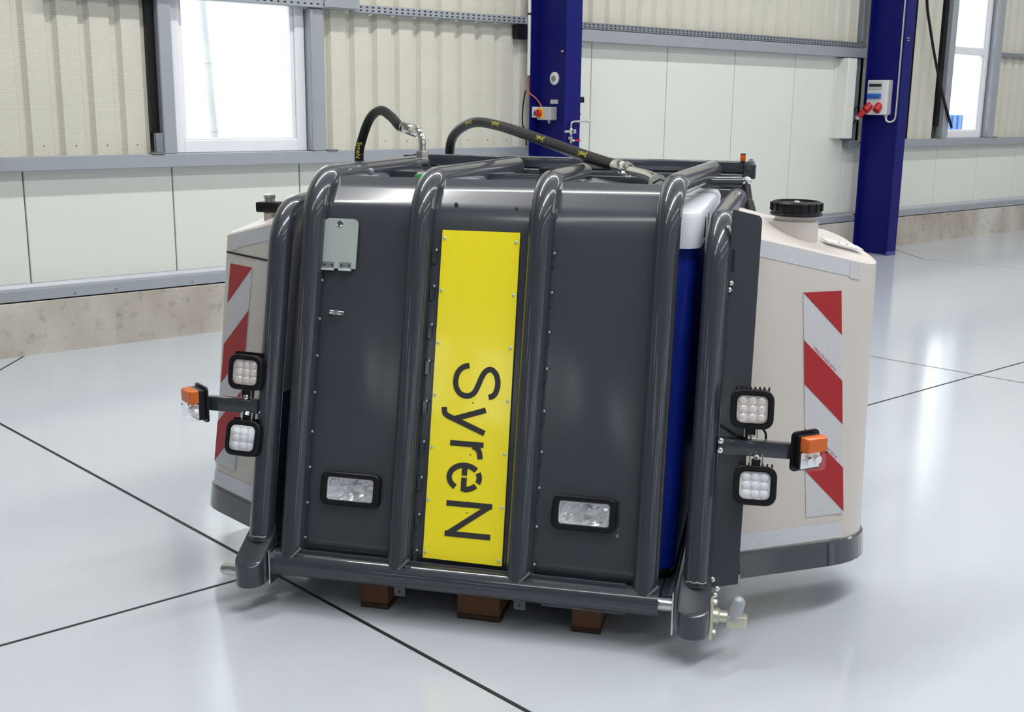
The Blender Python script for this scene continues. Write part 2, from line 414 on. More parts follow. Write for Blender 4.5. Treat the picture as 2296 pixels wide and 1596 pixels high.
# sloping channel on top of the plinth
def channel(n, u0, u1):
    pr = [(-.10, .355), (0, .350), (0, .415), (-.045, .425), (-.062, .446), (-.10, .446)]
    mb = MB().prism([bq(u0, q, z) for q, z in pr], (u1 - u0, 0, 0))
    o = top('trim_%d' % n, mb, 'galv', FB, ((u0 + u1) / 2, D0, .35), kind='structure', smooth=False)
    k = u0 + .3; bolts = 0
    while k < u1 and bolts < 14:
        if k > 1.5:
            part('anchor_bolt', MB().lathe(bq(k, 0, .372), (0, -1, 0), ((.007, 0), (.007, .006)), 6), 'galv_dark', o, smooth=False); bolts += 1
        k += .27 if bolts % 2 else .53
channel(10, U0, 6.29); channel(11, 6.48, 11.14); channel(12, 11.33, U1)
def post(n, u0, u1, z1, gap=None):
    rail(n, u0, u1, -.10, 0, 1.241, z1, 'galv', .006)
    if gap: part('black_gap_strip', bbox(MB(), gap[0], gap[1], -.12, -.06, 1.38, z1), 'black', bpy.data.objects['trim_%d' % n], smooth=False)  # black profile strip filling the gap beside the post
    o = bpy.data.objects['trim_%d' % n]
    e = u0 - .09 if gap else u1 + .003
    part('foot_plate', bbox(MB(), e, e + .09, -.05, .01, 1.241, 1.25), 'galv_dark', o, smooth=False)
    if gap: part('foot_cleat', bbox(MB(), u0 - .05, u0 - .002, -.05, -.01, 1.251, 1.375), 'galv_dark', o, smooth=False)
post(13, 3.122, 3.214, ZTOP, (3.068, 3.121)); post(14, 4.240, 4.356, 2.236); post(15, 12.845, 12.965, ZTOP, (12.77, 12.844)); post(16, 13.905, 14.075, ZTOP)
part('post_lip', bbox(MB(), 4.240, 4.262, .001, .012, 1.243, 2.23, .003), 'galv', bpy.data.objects['trim_14'])
part('post_lip', bbox(MB(), 13.905, 13.945, .001, .012, 1.243, ZTOP, .003), 'galv', bpy.data.objects['trim_16'])
# sleeve joints on the rails, bracket on the column side
part('sleeve', bbox(MB(), 4.34, 4.63, .036, .044, 2.246, 2.314, .002), 'galv', bpy.data.objects['trim_5'])
part('sleeve', bbox(MB(), 6.70, 6.76, .011, .02, 2.226, 2.275, .002), 'white', bpy.data.objects['trim_9'])
part('clamp', bbox(MB(), 6.765, 6.90, -.008, .012, 2.222, 2.27, .002), 'galv_dark', bpy.data.objects['trim_7'])
part('end_bracket', bbox(MB(), 6.16, 6.285, -.06, .0, 2.105, 2.222, .003), 'black', bpy.data.objects['trim_4'])
# white boxed casing beside the second column
cs = bbox(MB(), 10.74, 10.90, -.10, .05, 1.262, 2.105, .006)
casing = top('trim_17', cs, 'panel', FB, (10.8, D0, 1.26), kind='structure')
part('casing_flange', bbox(MB(), 10.70, 10.739, -.10, -.085, 1.262, 2.105), 'panel', casing, smooth=False)
part('casing_back', bbox(MB(), 10.901, 11.13, -.10, -.06, 1.24, 2.11), 'galv_dark', casing, smooth=False)
rail(18, 11.06, 11.135, -.09, -.02, 2.285, ZTOP, 'galv_dark')

# ---- windows
def window(n, u0, u1, z0, z1, ztr=None, q=-.07, fw=.075):
    o = thing('window_%d' % n, None, None, FB, bq((u0 + u1) / 2, q, z0), kind='structure')
    mb = MB()
    bbox(mb, u0, u0 + fw, q - .08, q, z0, z1, .006); bbox(mb, u1 - fw, u1, q - .08, q, z0, z1, .006)
    bbox(mb, u0 + fw, u1 - fw, q - .08, q, z0, z0 + fw * 1.15, .006); bbox(mb, u0 + fw, u1 - fw, q - .08, q, z1 - fw, z1, .006)
    part('window_frame', mb, 'pvc', o)
    mb = MB(); i, e = .03, fw
    bbox(mb, u0 + e, u0 + e + i, q - .06, q - .02, z0 + fw, z1 - fw, .004); bbox(mb, u1 - e - i, u1 - e, q - .06, q - .02, z0 + fw, z1 - fw, .004)
    bbox(mb, u0 + e, u1 - e, q - .06, q - .02, z0 + fw * 1.15, z0 + fw * 1.15 + .012, .003)
    part('sash', mb, 'pvc', o)
    zs = [z0 + fw, z1 - fw]
    if ztr:
        part('transom', bbox(MB(), u0 + fw, u1 - fw, q - .08, q - .005, ztr[0], ztr[1], .005), 'pvc', o); zs = [z0 + fw, ztr[0], ztr[1], z1 - fw]
    for a, b_ in zip(zs[::2], zs[1::2]):
        part('pane', bbox(MB(), u0 + fw + .02, u1 - fw - .02, q - .045, q - .04, a, b_), 'glass', o, smooth=False)
    # outer reveal
    mb = MB(); bbox(mb, u0 - .02, u0 + .02, -.32, q - .08, z0, z1); bbox(mb, u1 - .02, u1 + .02, -.32, q - .08, z0, z1); bbox(mb, u0, u1, -.36, q - .08, z0 - .02, z0 + .02)
    part('reveal', mb, 'pvc', o, smooth=False)
window(1, WIN[0][0], WIN[0][1], Z_SILL, Z_HEAD, (2.25, 2.35))
window(2, WIN[1][0], WIN[1][1], Z_SILL, Z_HEAD, (2.235, 2.322))

# ---- the other sides of the hall (behind and beside the camera) and the roof
FZ = 6.4
wf = MB()
fr_win = [(-6 + 4.845 * k, -6 + 4.845 * k + 1.6) for k in range(7)]
us = [U0] + [x for w_ in fr_win for x in w_] + [U1]
bbox(wf, U0, U1, QEND, QEND + .2, 0, 1.3); bbox(wf, U0, U1, QEND, QEND + .2, 3.2, FZ)
for a, b_ in zip(us[::2], us[1::2]): bbox(wf, a, b_, QEND, QEND + .2, 1.3, 3.2)
top('wall_front', wf, 'plaster', FB, (0, D0 - QEND, 0), kind='structure', smooth=False)
for k, (a, b_) in enumerate(fr_win):
    o = thing('window_%d' % (k + 3), None, None, FB, bq(a, QEND, 1.3), kind='structure')
    mb = MB(); bbox(mb, a, a + .06, QEND + .05, QEND + .12, 1.3, 3.2); bbox(mb, b_ - .06, b_, QEND + .05, QEND + .12, 1.3, 3.2)
    bbox(mb, a, b_, QEND + .05, QEND + .12, 1.3, 1.36); bbox(mb, a, b_, QEND + .05, QEND + .12, 3.14, 3.2); bbox(mb, a, b_, QEND + .05, QEND + .12, 2.2, 2.28)
    part('window_frame', mb, 'pvc', o, smooth=False)
    part('pane', bbox(MB(), a + .05, b_ - .05, QEND + .08, QEND + .085, 1.35, 3.15), 'glass', o, smooth=False)
wl_ = MB(); lw = ((2.2, 4.0), (9.3, 10.6), (11.0, 12.3), (15.2, 17.0))
qs = [-.3] + [x for w_ in lw for x in w_] + [QEND]
bbox(wl_, U0 - .2, U0, -.3, QEND, 0, 3.7); bbox(wl_, U0 - .2, U0, -.3, QEND, 5.2, FZ)
for a, b_ in zip(qs[::2], qs[1::2]): bbox(wl_, U0 - .2, U0, a, b_, 3.7, 5.2)
top('wall_left', wl_, 'plaster', FB, (U0, 0, 0), kind='structure', smooth=False)
for k, (a, b_) in enumerate(lw):
    o = thing('window_%d' % (k + 10), None, None, FB, bq(U0, a, 3.7), kind='structure')
    mb = MB(); bbox(mb, U0 - .12, U0 - .05, a, a + .05, 3.7, 5.2); bbox(mb, U0 - .12, U0 - .05, b_ - .05, b_, 3.7, 5.2); bbox(mb, U0 - .12, U0 - .05, a, b_, 3.7, 3.75); bbox(mb, U0 - .12, U0 - .05, a, b_, 5.15, 5.2)
    part('window_frame', mb, 'pvc', o, smooth=False)
    part('pane', bbox(MB(), U0 - .09, U0 - .085, a + .04, b_ - .04, 3.74, 5.16), 'glass', o, smooth=False)
top('wall_right', bbox(MB(), U1, U1 + .2, -.3, QEND, 0, FZ), 'plaster', FB, (U1, 0, 0), kind='structure', smooth=False)
ce = MB()
pr = []
u = U0
while u < U1:
    pr += [(u, 6.4), (u + .11, 6.4), (u + .14, 6.52), (u + .25, 6.52)]; u += .28
n = len(pr)
ce.add([bq(a, -.3, z) for a, z in pr] + [bq(a, QEND + .2, z) for a, z in pr], [(i, i + 1, n + i + 1, n + i) for i in range(n - 1)])
top('ceiling', ce, 'deck', FB, (0, 0, 6.4), kind='structure', smooth=False)

# ---- steel columns (H sections standing before the wall)
def column(u, label):
    o = thing('steel_column', label, 'column', FB, bq(u, .2, 0))
    part('front_flange', bbox(MB(), u - .085, u + .085, .425, .442, .0455, FZ - .01, .002), 'blue', o)
    part('rear_flange', bbox(MB(), u - .085, u + .085, .0, .016, 0, FZ - .01, .002), 'blue', o)
    part('web', bbox(MB(), u - .006, u + .006, .0165, .4245, 0, FZ - .01), 'blue', o, smooth=False)
    part('scuffed_foot', bbox(MB(), u - .0852, u + .0852, .4245, .4424, .0005, .045), 'scuff', o, smooth=False)
    return o
column(COL[1], 'blue steel column carrying the isolator switch and the compressed air pipe')
column(COL[2], 'blue steel column carrying the socket box with red plugs')

# ================================================================== FITTINGS ON THE COLUMNS
W1, W2 = COL[1] - .006, COL[2] - .006
def wb(mb, u1, du, q0, q1, z0, z1, bev=.003): return bbox(mb, u1 - du, u1, q0, q1, z0, z1, bev)
g = thing('gauge_disc', 'round white disc with dark centre on the blue column web', 'gauge', FB, bq(W1, .229, 1.796))
part('dial', MB().lathe(bq(W1, .229, 1.796), (-1, 0, 0), ((.052, 0), (.052, .012), (.046, .016)), 28), 'white', g)
part('dial_centre', MB().lathe(bq(W1 - .016, .229, 1.796), (-1, 0, 0), ((.024, 0), (.022, .006)), 16), 'galv_dark', g)
top('name_plate', wb(MB(), W1, .004, .178, .272, 1.594, 1.627, .001), 'grey_box', FB, bq(W1, .22, 1.6), 'small blank grey plate above the isolator switch', 'plate')
s = thing('isolator_switch', 'grey isolator switch with red knob on yellow, on the blue column', 'switch', FB, bq(W1, .18, 1.47))
part('switch_box', wb(MB(), W1, .075, .095, .262, 1.462, 1.568, .005), 'grey_box', s)
part('yellow_plate', wb(MB(), W1 - .0755, .004, .100, .182, 1.478, 1.556, .001), 'yellow', s)
part('red_knob', MB().lathe(bq(W1 - .0796, .134, 1.517), (-1, 0, 0), ((.030, 0), (.030, .014), (.024, .022)), 20).box(W1 - .118, W1 - .10, D0 - .142, D0 - .126, 1.488, 1.546, .003), 'red', s)
part('cable_gland', MB().lathe(bq(W1 - .03, .20, 1.462), (0, 0, -1), ((.012, 0), (.012, .02), (.008, .026)), 10), 'grey_box', s)
t = thing('warning_tag', 'white tag with black mark left of the isolator switch', 'tag', FB, bq(W1, .06, 1.48))
part('tag_board', wb(MB(), W1, .066, .0185, .0935, 1.480, 1.568, .003), 'white', t)
part('tag_mark', MB().box(W1 - .0672, W1 - .0662, D0 - .072, D0 - .038, 1.497, 1.507).box(W1 - .0672, W1 - .0662, D0 - .068, D0 - .044, 1.510, 1.528).box(W1 - .0672, W1 - .0662, D0 - .072, D0 - .05, 1.531, 1.537), 'ink', t, smooth=False)
cd = thing('conduit_pipe', 'white conduit pipe running up the edge of the first blue column', 'conduit', FB, bq(W1 - .10, -.0, 1.82))
part('pipe', MB().tube([bq(W1 - .10, .012, 1.82), bq(W1 - .10, .012, FZ - .02)], .014, 12), 'white', cd)
for z in (2.30, 3.3): part('pipe_clip', MB().tube([bq(W1 - .10, .012, z), bq(W1 - .10, .012, z + .015)], .017, 12), 'black', cd)
part('orange_cable', MB().tube(catmull([bq(W1 - .10, .012, 1.83), bq(W1 - .10, .0, 1.76), bq(W1 - .095, .008, 1.69), bq(W1 - .05, .035, 1.645), bq(W1 - .035, .07, 1.61), bq(W1 - .03, .105, 1.565)], 5), .0055, 8), 'orange_cable', cd)
top('black_cable', MB().tube(catmull([bq(W1 - .105, -.02, 1.70), bq(W1 - .13, -.02, 1.56), bq(W1 - .13, -.02, 1.42), bq(W1 - .10, -.01, 1.36), bq(W1 - .095, -.01, 1.25)], 5), .006, 8), 'black', FB, bq(W1 - .1, 0, 1.3),
    'thin black cable hanging down the left edge of the first column', 'cable')
top('spotter_clip', MB().box(W1 - .02, W1, D0 - .345, D0 - .315, 2.0, 2.018, .002), 'steel', FB, bq(W1, .33, 2.0), 'small bare metal clip high on the first column web', 'clip')
a = thing('air_valve', 'bright metal compressed air pipe with tap on the first blue column', 'pipe', FB, bq(6.36, .46, 1.29))
part('pipe', MB().tube(catmull([bq(6.352, .462, 1.30), bq(6.352, .462, 1.36), bq(6.352, .462, 1.425), bq(6.358, .462, 1.446), bq(6.376, .462, 1.456), bq(6.42, .462, 1.457), bq(6.50, .462, 1.457), bq(6.545, .462, 1.457)], 4), .0085, 10), 'steel', a)
part('tap_body', MB().lathe(bq(6.352, .462, 1.355), (0, 0, 1), ((.011, 0), (.015, .008), (.015, .04), (.011, .05)), 10).lathe(bq(6.352, .462, 1.285), (0, 0, 1), ((.012, 0), (.012, .05)), 10), 'steel', a)
part('tap_handle', MB().box(6.268, 6.345, D0 - .485, D0 - .475, 1.368, 1.388, .004).box(6.365, 6.39, D0 - .485, D0 - .475, 1.362, 1.394, .003), 'steel', a)
part('pipe_nozzle', MB().lathe(bq(6.545, .462, 1.457), (1, 0, 0), ((.011, -.02), (.011, .012), (.006, .03)), 10), 'grey_box', a)
part('pipe_saddle', MB().box(6.33, 6.374, D0 - .462, D0 - .4425, 1.315, 1.335, .002), 'steel', a)
h = thing('hook_rod', 'red rod with white ball on the column below the air pipe', 'rod', FB, bq(6.40, .45, 1.30))
part('rod', MB().tube([bq(6.395, .4495, 1.304), bq(6.47, .4495, 1.304)], .007, 8), 'red', h)
part('ball_knob', MB().ball(bq(6.388, .454, 1.304), .011), 'white', h)
top('junction_box', bbox(MB(), 6.4705, 6.535, .38, .42, 1.605, 1.652, .004), 'black', FB, bq(6.5, .4, 1.6), 'small black box sticking out right of the first column', 'box')
top('pipe_stub', MB().lathe(bq(6.4705, .40, 1.514), (1, 0, 0), ((.014, 0), (.014, .018), (.010, .02), (.010, .04)), 10), 'galv_dark', FB, bq(6.5, .4, 1.5), 'short dark pipe stub right of the first column under the black box', 'pipe')

b = thing('socket_box', 'light grey power socket box with blue sockets and red plugs on column', 'socket', FB, bq(W2, .2, 1.5))
part('housing', wb(MB(), W2, .10, .045, .30, 1.515, 1.885, .008), 'white', b)
part('fuse_cover', wb(MB(), W2 - .1005, .008, .065, .235, 1.785, 1.862, .003), 'grey_box', b)
part('fuse_window', wb(MB(), W2 - .109, .002, .075, .225, 1.815, 1.842, .001), 'hole', b)
for k in range(4):
    q = .082 + .042 * k
    part('blue_socket', MB().lathe(bq(W2 - .1005, q, 1.722), (-1, 0, 0), ((.022, 0), (.022, .02), (.017, .028)), 14).box(W2 - .122, W2 - .1005, D0 - q - .02, D0 - q + .02, 1.690, 1.722, .003), 'socket_blue', b)
for q, dr in ((.09, (-.7, .55, -.75)), (.205, (-.75, .1, -.75))):
    part('red_socket', MB().lathe(bq(W2 - .095, q, 1.605), dr, ((.044, -.02), (.046, .03), (.040, .055), (.040, .062)), 18), 'red', b)
part('red_plug', MB().lathe(bq(W2 - .135, .058, 1.56), (-.35, .55, -.75), ((.034, 0), (.034, .05), (.026, .09)), 16), 'red', b)
part('plug_collar', MB().lathe(bq(W2 - .167, .008, 1.49), (-.35, .55, -.75), ((.030, 0), (.024, .03)), 14), 'grey_box', b)
part('plug_cable', MB().tube(catmull([bq(W2 - .175, -.005, 1.47), bq(W2 - .19, -.03, 1.43), bq(W2 - .20, -.055, 1.42), bq(W2 - .20, -.06, 1.47), bq(W2 - .19, -.04, 1.56), bq(W2 - .15, -.02, 1.60)], 5), .007, 8), 'black', b)
part('grey_cable', MB().tube(catmull([bq(W2 - .05, .275, 1.515), bq(W2 - .05, .275, 1.48), bq(W2 - .045, .29, 1.452), bq(W2 - .035, .33, 1.445), bq(W2 - .02, .365, 1.475), bq(W2 - .015, .372, 1.60), bq(W2 - .015, .372, 2.2), bq(W2 - .015, .372, 3.2), bq(W2 - .015, .372, FZ - .03)], 6), .010, 10), 'white', b)
part('cable_gland', MB().lathe(bq(W2 - .05, .275, 1.516), (0, 0, -1), ((.020, 0), (.020, .018), (.013, .03)), 12), 'grey_box', b)
for u, q, z, nm in ((W2, .03, 2.31, 'left'), (11.2, .455, 2.31, 'front')):
    pass
cl = thing('pipe_clamp', 'pair of small silver clamps on the socket box column', 'clamp', FB, bq(11.2, .45, 2.3))
part('clamp_jaw', MB().box(11.17, 11.21, D0 - .46, D0 - .4425, 2.31, 2.32, .002).box(11.17, 11.21, D0 - .46, D0 - .4425, 2.285, 2.295, .002), 'steel', cl)
top('hanging_cable', MB().tube(catmull([bq(12.10, .02, 3.4), bq(12.21, .02, 2.80), bq(12.325, .02, 2.507), bq(12.52, .02, 2.115), bq(12.76, .02, 1.712), bq(13.005, .02, 1.373)], 6), .016, 10), 'black', FB, bq(12.1, 0, 3),
    'thick black cable hanging down beside the narrow right window', 'cable')

# ================================================================== OUTSIDE
top('yard_ground', MB().add([bq(-80, -.5, -.05), bq(120, -.5, -.05), bq(120, -120, -.05), bq(-80, -120, -.05)], [(0, 1, 2, 3)]), 'yard', FB, (0, D0, 0), kind='structure')
bc = thing('blue_container', 'blue ribbed container standing outside behind the right window', 'container', FB, bq(31, -10, 0))
part('container_wall', bbox(MB(), 27.5, 36.5, -12.4, -10.05, .05, 1.40), 'far_blue', bc, smooth=False)
for k in range(30): part('rib', bbox(MB(), 27.6 + .3 * k, 27.75 + .3 * k, -10.05, -10.0, .1, 1.38), 'far_blue', bc, smooth=False)
dp = thing('downpipe', 'pale downpipe seen outside through the large left window', 'pipe', FB, bq(4.15, -1.5, 0))
part('pipe', MB().tube([bq(4.19, -1.5, -.05), bq(4.19, -1.5, 1.25), bq(4.12, -1.5, 2.6), bq(4.08, -1.5, 4.2)], .038, 12), 'pvc', dp)
for z in (1.34, 1.88): part('pipe_collar', MB().tube([bq(4.19 - (z - 1.25) * .052, -1.5, z), bq(4.19 - (z - 1.25) * .052, -1.5, z + .03)], .046, 12), 'pvc', dp)

# ================================================================== THE MACHINE
LEAN = math.radians(13.4); SL, CL = math.sin(LEAN), math.cos(LEAN); Z0 = .15
def FP(x, h, off=0): return V((x, h * SL - off * CL, Z0 + h * CL + off * SL))      # front plane
NF = V((0, -CL, SL)); LF = V((0, SL, CL)); XF = V((1, 0, 0))
mc = thing('front_tank_unit', 'dark grey tube framed front tank unit with yellow sign and two side tanks', 'machine', FM, (0, .6, 0))

def frect(mb, cx, ch, w, h, off0, off1, r=.0, n=5, fn=FP):
    pts = rrect(w, h, r, n) if r else [(w / 2, h / 2), (-w / 2, h / 2), (-w / 2, -h / 2), (w / 2, -h / 2)]
    base = [fn(cx + a, ch + b_, off0) for a, b_ in pts]
    return mb.prism(base, fn(cx, ch, off1) - fn(cx, ch, off0))
def fring(mb, cx, ch, w, h, r, wi, hi, ri, o0, o1, oi, fn=FP, n=5):
    """bezel: outer rounded rect o0 -> o1, front face narrowing to the inner opening sunk to oi"""
    A = rrect(w, h, r, n); B = rrect(w - .006, h - .006, max(.002, r - .003), n); I = rrect(wi, hi, ri, n)
    rings = [[fn(cx + a, ch + b_, o0) for a, b_ in A], [fn(cx + a, ch + b_, o1 - .003) for a, b_ in A], [fn(cx + a, ch + b_, o1) for a, b_ in B],
             [fn(cx + a, ch + b_, o1) for a, b_ in I], [fn(cx + a, ch + b_, oi) for a, b_ in I]]
    return mb.loft(rings, True, False)

# ---- hoops: straight leaning leg, bend, arm to the rear
def hoop_path(x, z_arm, z_end, y_end, x_end, R, h0):
    hc = (z_arm - Z0) / CL; cr = V((x, hc * SL, z_arm))
    end = V((x_end, y_end, z_end)); da = (end - cr).normalized(); up = V((0, SL, CL))
    th = math.acos(max(-1, min(1, up.dot(da)))); T = R * math.tan(th / 2)
    a = cr - up * T; ax = up.cross(da).normalized(); cen = a + ax.cross(up).normalized() * R
    pts = [FP(x, h0), FP(x, .35), FP(x, .7)]
    for k in range(13):
        pts.append(cen + Matrix.Rotation(th * k / 12, 3, ax) @ (a - cen))
    return pts + [end]
HX = (-.579, -.219, .167, .556)
arms = ((-.585, 1.40, 1.345), (-.195, 1.45, 1.345), (.176, .93, 1.352), (.606, 1.45, 1.345))
for x, (xe, ye, ze) in zip(HX, arms):
    hp = part('hoop_tube', MB().tube(hoop_path(x, 1.357, ze, ye, xe, .17, .02), .0385, 24), 'paint', mc)
    # weld beads at the foot and beside the bend
    part('weld_bead', MB().tube([FP(x + .042 - .008 * k, .055 - .009 * k, .034) for k in range(5)], .004, 6), 'weld', hp)
    part('weld_bead', MB().tube([FP(x + .036, 1.15 + .012 * k, .012 - .003 * k) for k in range(4)], .0035, 6), 'weld', hp)
for sx in (-1, 1):
    x = .705 * sx - (.0 if sx > 0 else -.0)
    x = .706 if sx > 0 else -.690
    hp = part('side_hoop_tube', MB().tube(hoop_path(x, 1.252, 1.270, 1.06, x + .016 * sx, .15, .06), .0385, 24), 'paint', mc)
    out_ = [(.046 * math.cos(math.radians(180 + 180 * k / 12)), -.068 + .046 * math.sin(math.radians(180 + 180 * k / 12))) for k in range(13)]
    out_ += [(.046 * math.cos(math.radians(180 * k / 12)), .022 + .046 * math.sin(math.radians(180 * k / 12))) for k in range(13)]
    mb = MB().loft([[V((x + a * f, y, z)) for a, y in out_] for f, z in ((.97, .096), (1, .099))] + [[V((x + a, y, .166 + max(0, y + .10) * .55)) for a, y in out_], [V((x + a * .96, y * .98, .169 + max(0, y + .10) * .55)) for a, y in out_]])
    part('foot_block', mb, 'paint', mc)
    part('weld_bead', MB().tube([FP(x - .03 + .012 * k, .075 + .003 * (k % 2), .030 + .012 * math.sin(k * .6)) for k in range(6)], .003, 6), 'weld', hp)

# ---- bent front sheet with slight bulge in every bay
def sheet_prof(t):      # t along the sheet from the foot upward -> (h, depth behind plane)
    pts = ((.030, 0), (1.085, 0), (1.110, .001), (1.148, .008), (1.168, .017), (1.185, .033), (1.262, .112))
    return pts
prof = [(.03 + .0525 * k, 0) for k in range(21)] + [(1.105, .0006), (1.135, .0032), (1.150, .0060), (1.156, .0078), (1.162, .0103), (1.168, .0135), (1.174, .0172), (1.180, .0213), (1.222, .0515), (1.266, .0835)]
HEADL = ((-.395, .250, .196, .106), (.358, .243, .196, .104))
vs = []; xs = sorted([HX[0] + (HX[3] - HX[0]) * i / 40 for i in range(41)] + [c + s_ * (w_ / 2 - .012) for c, _, w_, _ in HEADL for s_ in (-1, 1)]); nx = len(xs) - 1
prof = sorted(prof + [(c + s_ * (h_ / 2 - .012), 0) for _, c, _, h_ in HEADL for s_ in (-1, 1)])
def cut(x, h): return any(abs(x - c) < w_ / 2 - .0121 and abs(h - k) < h_ / 2 - .0121 for c, k, w_, h_ in HEADL)
def bulge(x, h):
    k = max(i for i in range(3) if x >= HX[i] - 1e-6); f = (x - HX[k]) / (HX[k + 1] - HX[k]); hv = max(0, min(1, h / (1.04 if k < 2 else 1.1)))
    return .007 * math.sin(math.pi * f) ** 1 * math.sin(math.pi * hv) * (0 if k == 1 else 1) + (.0015 * math.sin(7 * h + 9 * x) if k != 1 else 0) * math.sin(math.pi * f) * math.sin(math.pi * hv)
mb = MB(); mb.sm = 50
for h, dp_ in prof:
    for x in xs: vs.append(FP(x, h, -.016 - dp_ + (bulge(x, h) if dp_ == 0 else 0)))
mb.add(vs, [(r * (nx + 1) + i, r * (nx + 1) + i + 1, (r + 1) * (nx + 1) + i + 1, (r + 1) * (nx + 1) + i) for r in range(len(prof) - 1) for i in range(nx) if not cut((xs[i] + xs[i + 1]) / 2, (prof[r][0] + prof[r + 1][0]) / 2)])
fs = part('front_sheet', mb, 'paint_sheet', mc)
fs.modifiers.new('thickness', 'SOLIDIFY').thickness = .004
part('sheet_lip', MB().box(HX[0], HX[3], 0, .03, 0, .004, .001, 1, Matrix.Translation(FP(0, .034, .02)) @ Matrix.Rotation(-math.radians(20), 4, 'X')), 'paint', mc)
# small studs beside the hoops
SCR = {-.543: (.911, .787, .668, .55, .424, .31, .196, .084), -.167: (1.024, .91, .789, .675, .549, .421, .309, .193, .08), .210: (1.029, .908, .786, .674, .544, .419, .309, .19, .074)}
def stud_mesh():
    return MB().lathe((0, 0, 0), NF, ((.0042, 0), (.0042, .004), (.002, .0055)), 8)
stud = None
for x, hs in SCR.items():
    for hh in hs:
        p = FP(x + .004, hh, -.004)
        if stud is None:
            stud = part('stud', stud_mesh(), 'galv', mc); stud_root = ROOT[mc]; o = stud
            o.location = p
        else:
            o = stud.copy(); C.objects.link(o); o.parent = mc; o.location = p
# dark tabs the studs hold
tab = None
for x, hs in SCR.items():
    for hh in hs:
        p = FP(x - .004, hh - .022, -.013)
        if tab is None:
            tab = part('stud_tab', MB().prism([XF * -.007 + LF * -.02, XF * .007 + LF * -.02, XF * .007 + LF * .02, XF * -.007 + LF * .02], NF * .004), 'paint', mc, smooth=False); o = tab; o.location = p
        else:
            o = tab.copy(); C.objects.link(o); o.parent = mc; o.location = p
for x, hh in ((-.117, 1.172), (.080, 1.163)):
    part('sheet_hole', MB().lathe(FP(x, hh, -.030), NF + LF * .5, ((.006, 0), (.006, .004)), 8), 'hole', fs)
part('dent_mark', MB().ball(FP(.462, .183, -.008), .006, 8), 'weld', fs)

# ---- bottom cross tube with lugs, base frame on the timbers
bt = part('bottom_tube', MB().tube([V((-.640, 0, Z0)), V((.600, 0, Z0))], .042, 24), 'paint', mc)
for x, y in ((-.205, -.022), (.18, -.022)):
    part('lug', MB().box(x - .019, x + .019, y - .008, y + .004, .088, .135, .004), 'paint', bt)
    part('lug_hole', MB().lathe((x, y - .0085, .104), (0, -1, 0), ((.004, 0), (.004, .001)), 8), 'hole', bt)
part('bottom_strip', MB().box(.24, .50, .005, .02, .094, .125, .002), 'paint', bt)
part('weld_seam', MB().tube([FP(-.54 + .08 * k, .046 + .001 * (k % 2), .022) for k in range(14)], .003, 6), 'paint', bt)
part('base_frame', MB().box(-.60, .60, .06, 1.48, .110, .165, .006).box(-.64, -.601, .03, 1.48, .112, .163, .004).box(.601, .64, .03, 1.48, .112, .163, .004), 'paint', mc)
part('hinge_pin', MB().lathe((-.64, 0, .135), (-1, 0, 0), ((.022, -.01), (.022, .06)), 16).lathe((-.735, -.06, .13), (-1, 0, 0), ((.018, 0), (.018, .05), (.014, .058)), 16), 'steel', mc)
part('hinge_plate', MB().box(-.640, -.634, -.045, .04, .085, .20, .002), 'steel', mc)
part('hinge_pin', MB().lathe((.60, 0, .148), (1, 0, 0), ((.022, -.005), (.022, .045)), 16), 'steel', mc)
part('hinge_plate', MB().box(.642, .648, -.055, .04, .075, .21, .002), 'steel', mc)
cp = part('quick_coupling', MB().box(.752, .762, -.06, .01, .075, .20, .003), 'brass', mc)
part('coupling_body', MB().lathe((.758, -.025, .140), (1, 0, 0), ((.024, 0), (.024, .018), (.018, .022), (.018, .045)), 14), 'brass', cp)
part('coupling_arm', MB().box(.80, .860, -.045, -.005, .112, .150, .006), 'brass', cp)
part('coupling_stub', MB().tube([V((.818, -.03, .13)), V((.824, -.02, .155)), V((.830, -.012, .180))], .0215, 14).ball((.8305, -.0115, .182), .0210), 'galv', cp)
for z, x in ((.09, .768), (.185, .768)): part('coupling_bolt', MB().lathe((.762, -.03, z), (1, 0, 0), ((.009, 0), (.009, .009)), 6), 'brass', cp)
for p in ((.768, -.018, .222), (.763, -.024, .204)): part('grease_nipple', MB().ball(p, .009, 8), 'chrome', mc)

# ---- yellow sign with lettering and screws
SO = .0
sg = part('sign_board', MB().prism([FP(-.148, 1.088, -.009), FP(.102, 1.088, -.009), FP(.112, .057, -.009), (FP(-.143, .059, -.009))], NF * .006), 'sign', mc, smooth=False)
def TX(x, h, off): return FP(x, h, -.0028 + off)
def letter(strokes, w=.0172):
    mb = MB()
    for i, st in enumerate(strokes): mb.ribbon(st, w, TX, .0010 + .00025 * i)
    part('letter', mb, 'ink', sg, smooth=False)
letter([catmull([(-.032, .668), (-.052, .662), (-.068, .644), (-.073, .619), (-.069, .596), (-.054, .578), (-.031, .5735), (-.013, .583), (-.002, .603), (.009, .633), (.021, .653), (.037, .660), (.052, .650), (.0605, .632), (.0622, .610), (.057, .589), (.048, .578), (.036, .574)], 4)])
letter([[(.0295, .533), (-.070, .4995)], catmull([(.0300, .461), (-.030, .484), (-.072, .500), (-.092, .508), (-.102, .517), (-.104, .534)], 4)])
letter([[(-.078, .424), (.0295, .424)], catmull([(-.004, .418), (.010, .412), (.018, .400), (.0215, .380)], 4)])
def arc(cx, ch, R, a0, a1, n=12):       # reading frame: right = -h, up = +x
    return [(cx + R[1] * math.sin(math.radians(a0 + (a1 - a0) * k / n)), ch - R[0] * math.cos(math.radians(a0 + (a1 - a0) * k / n))) for k in range(n + 1)]
ec, eh, eR = -.0255, .320, (.0375, .0485)
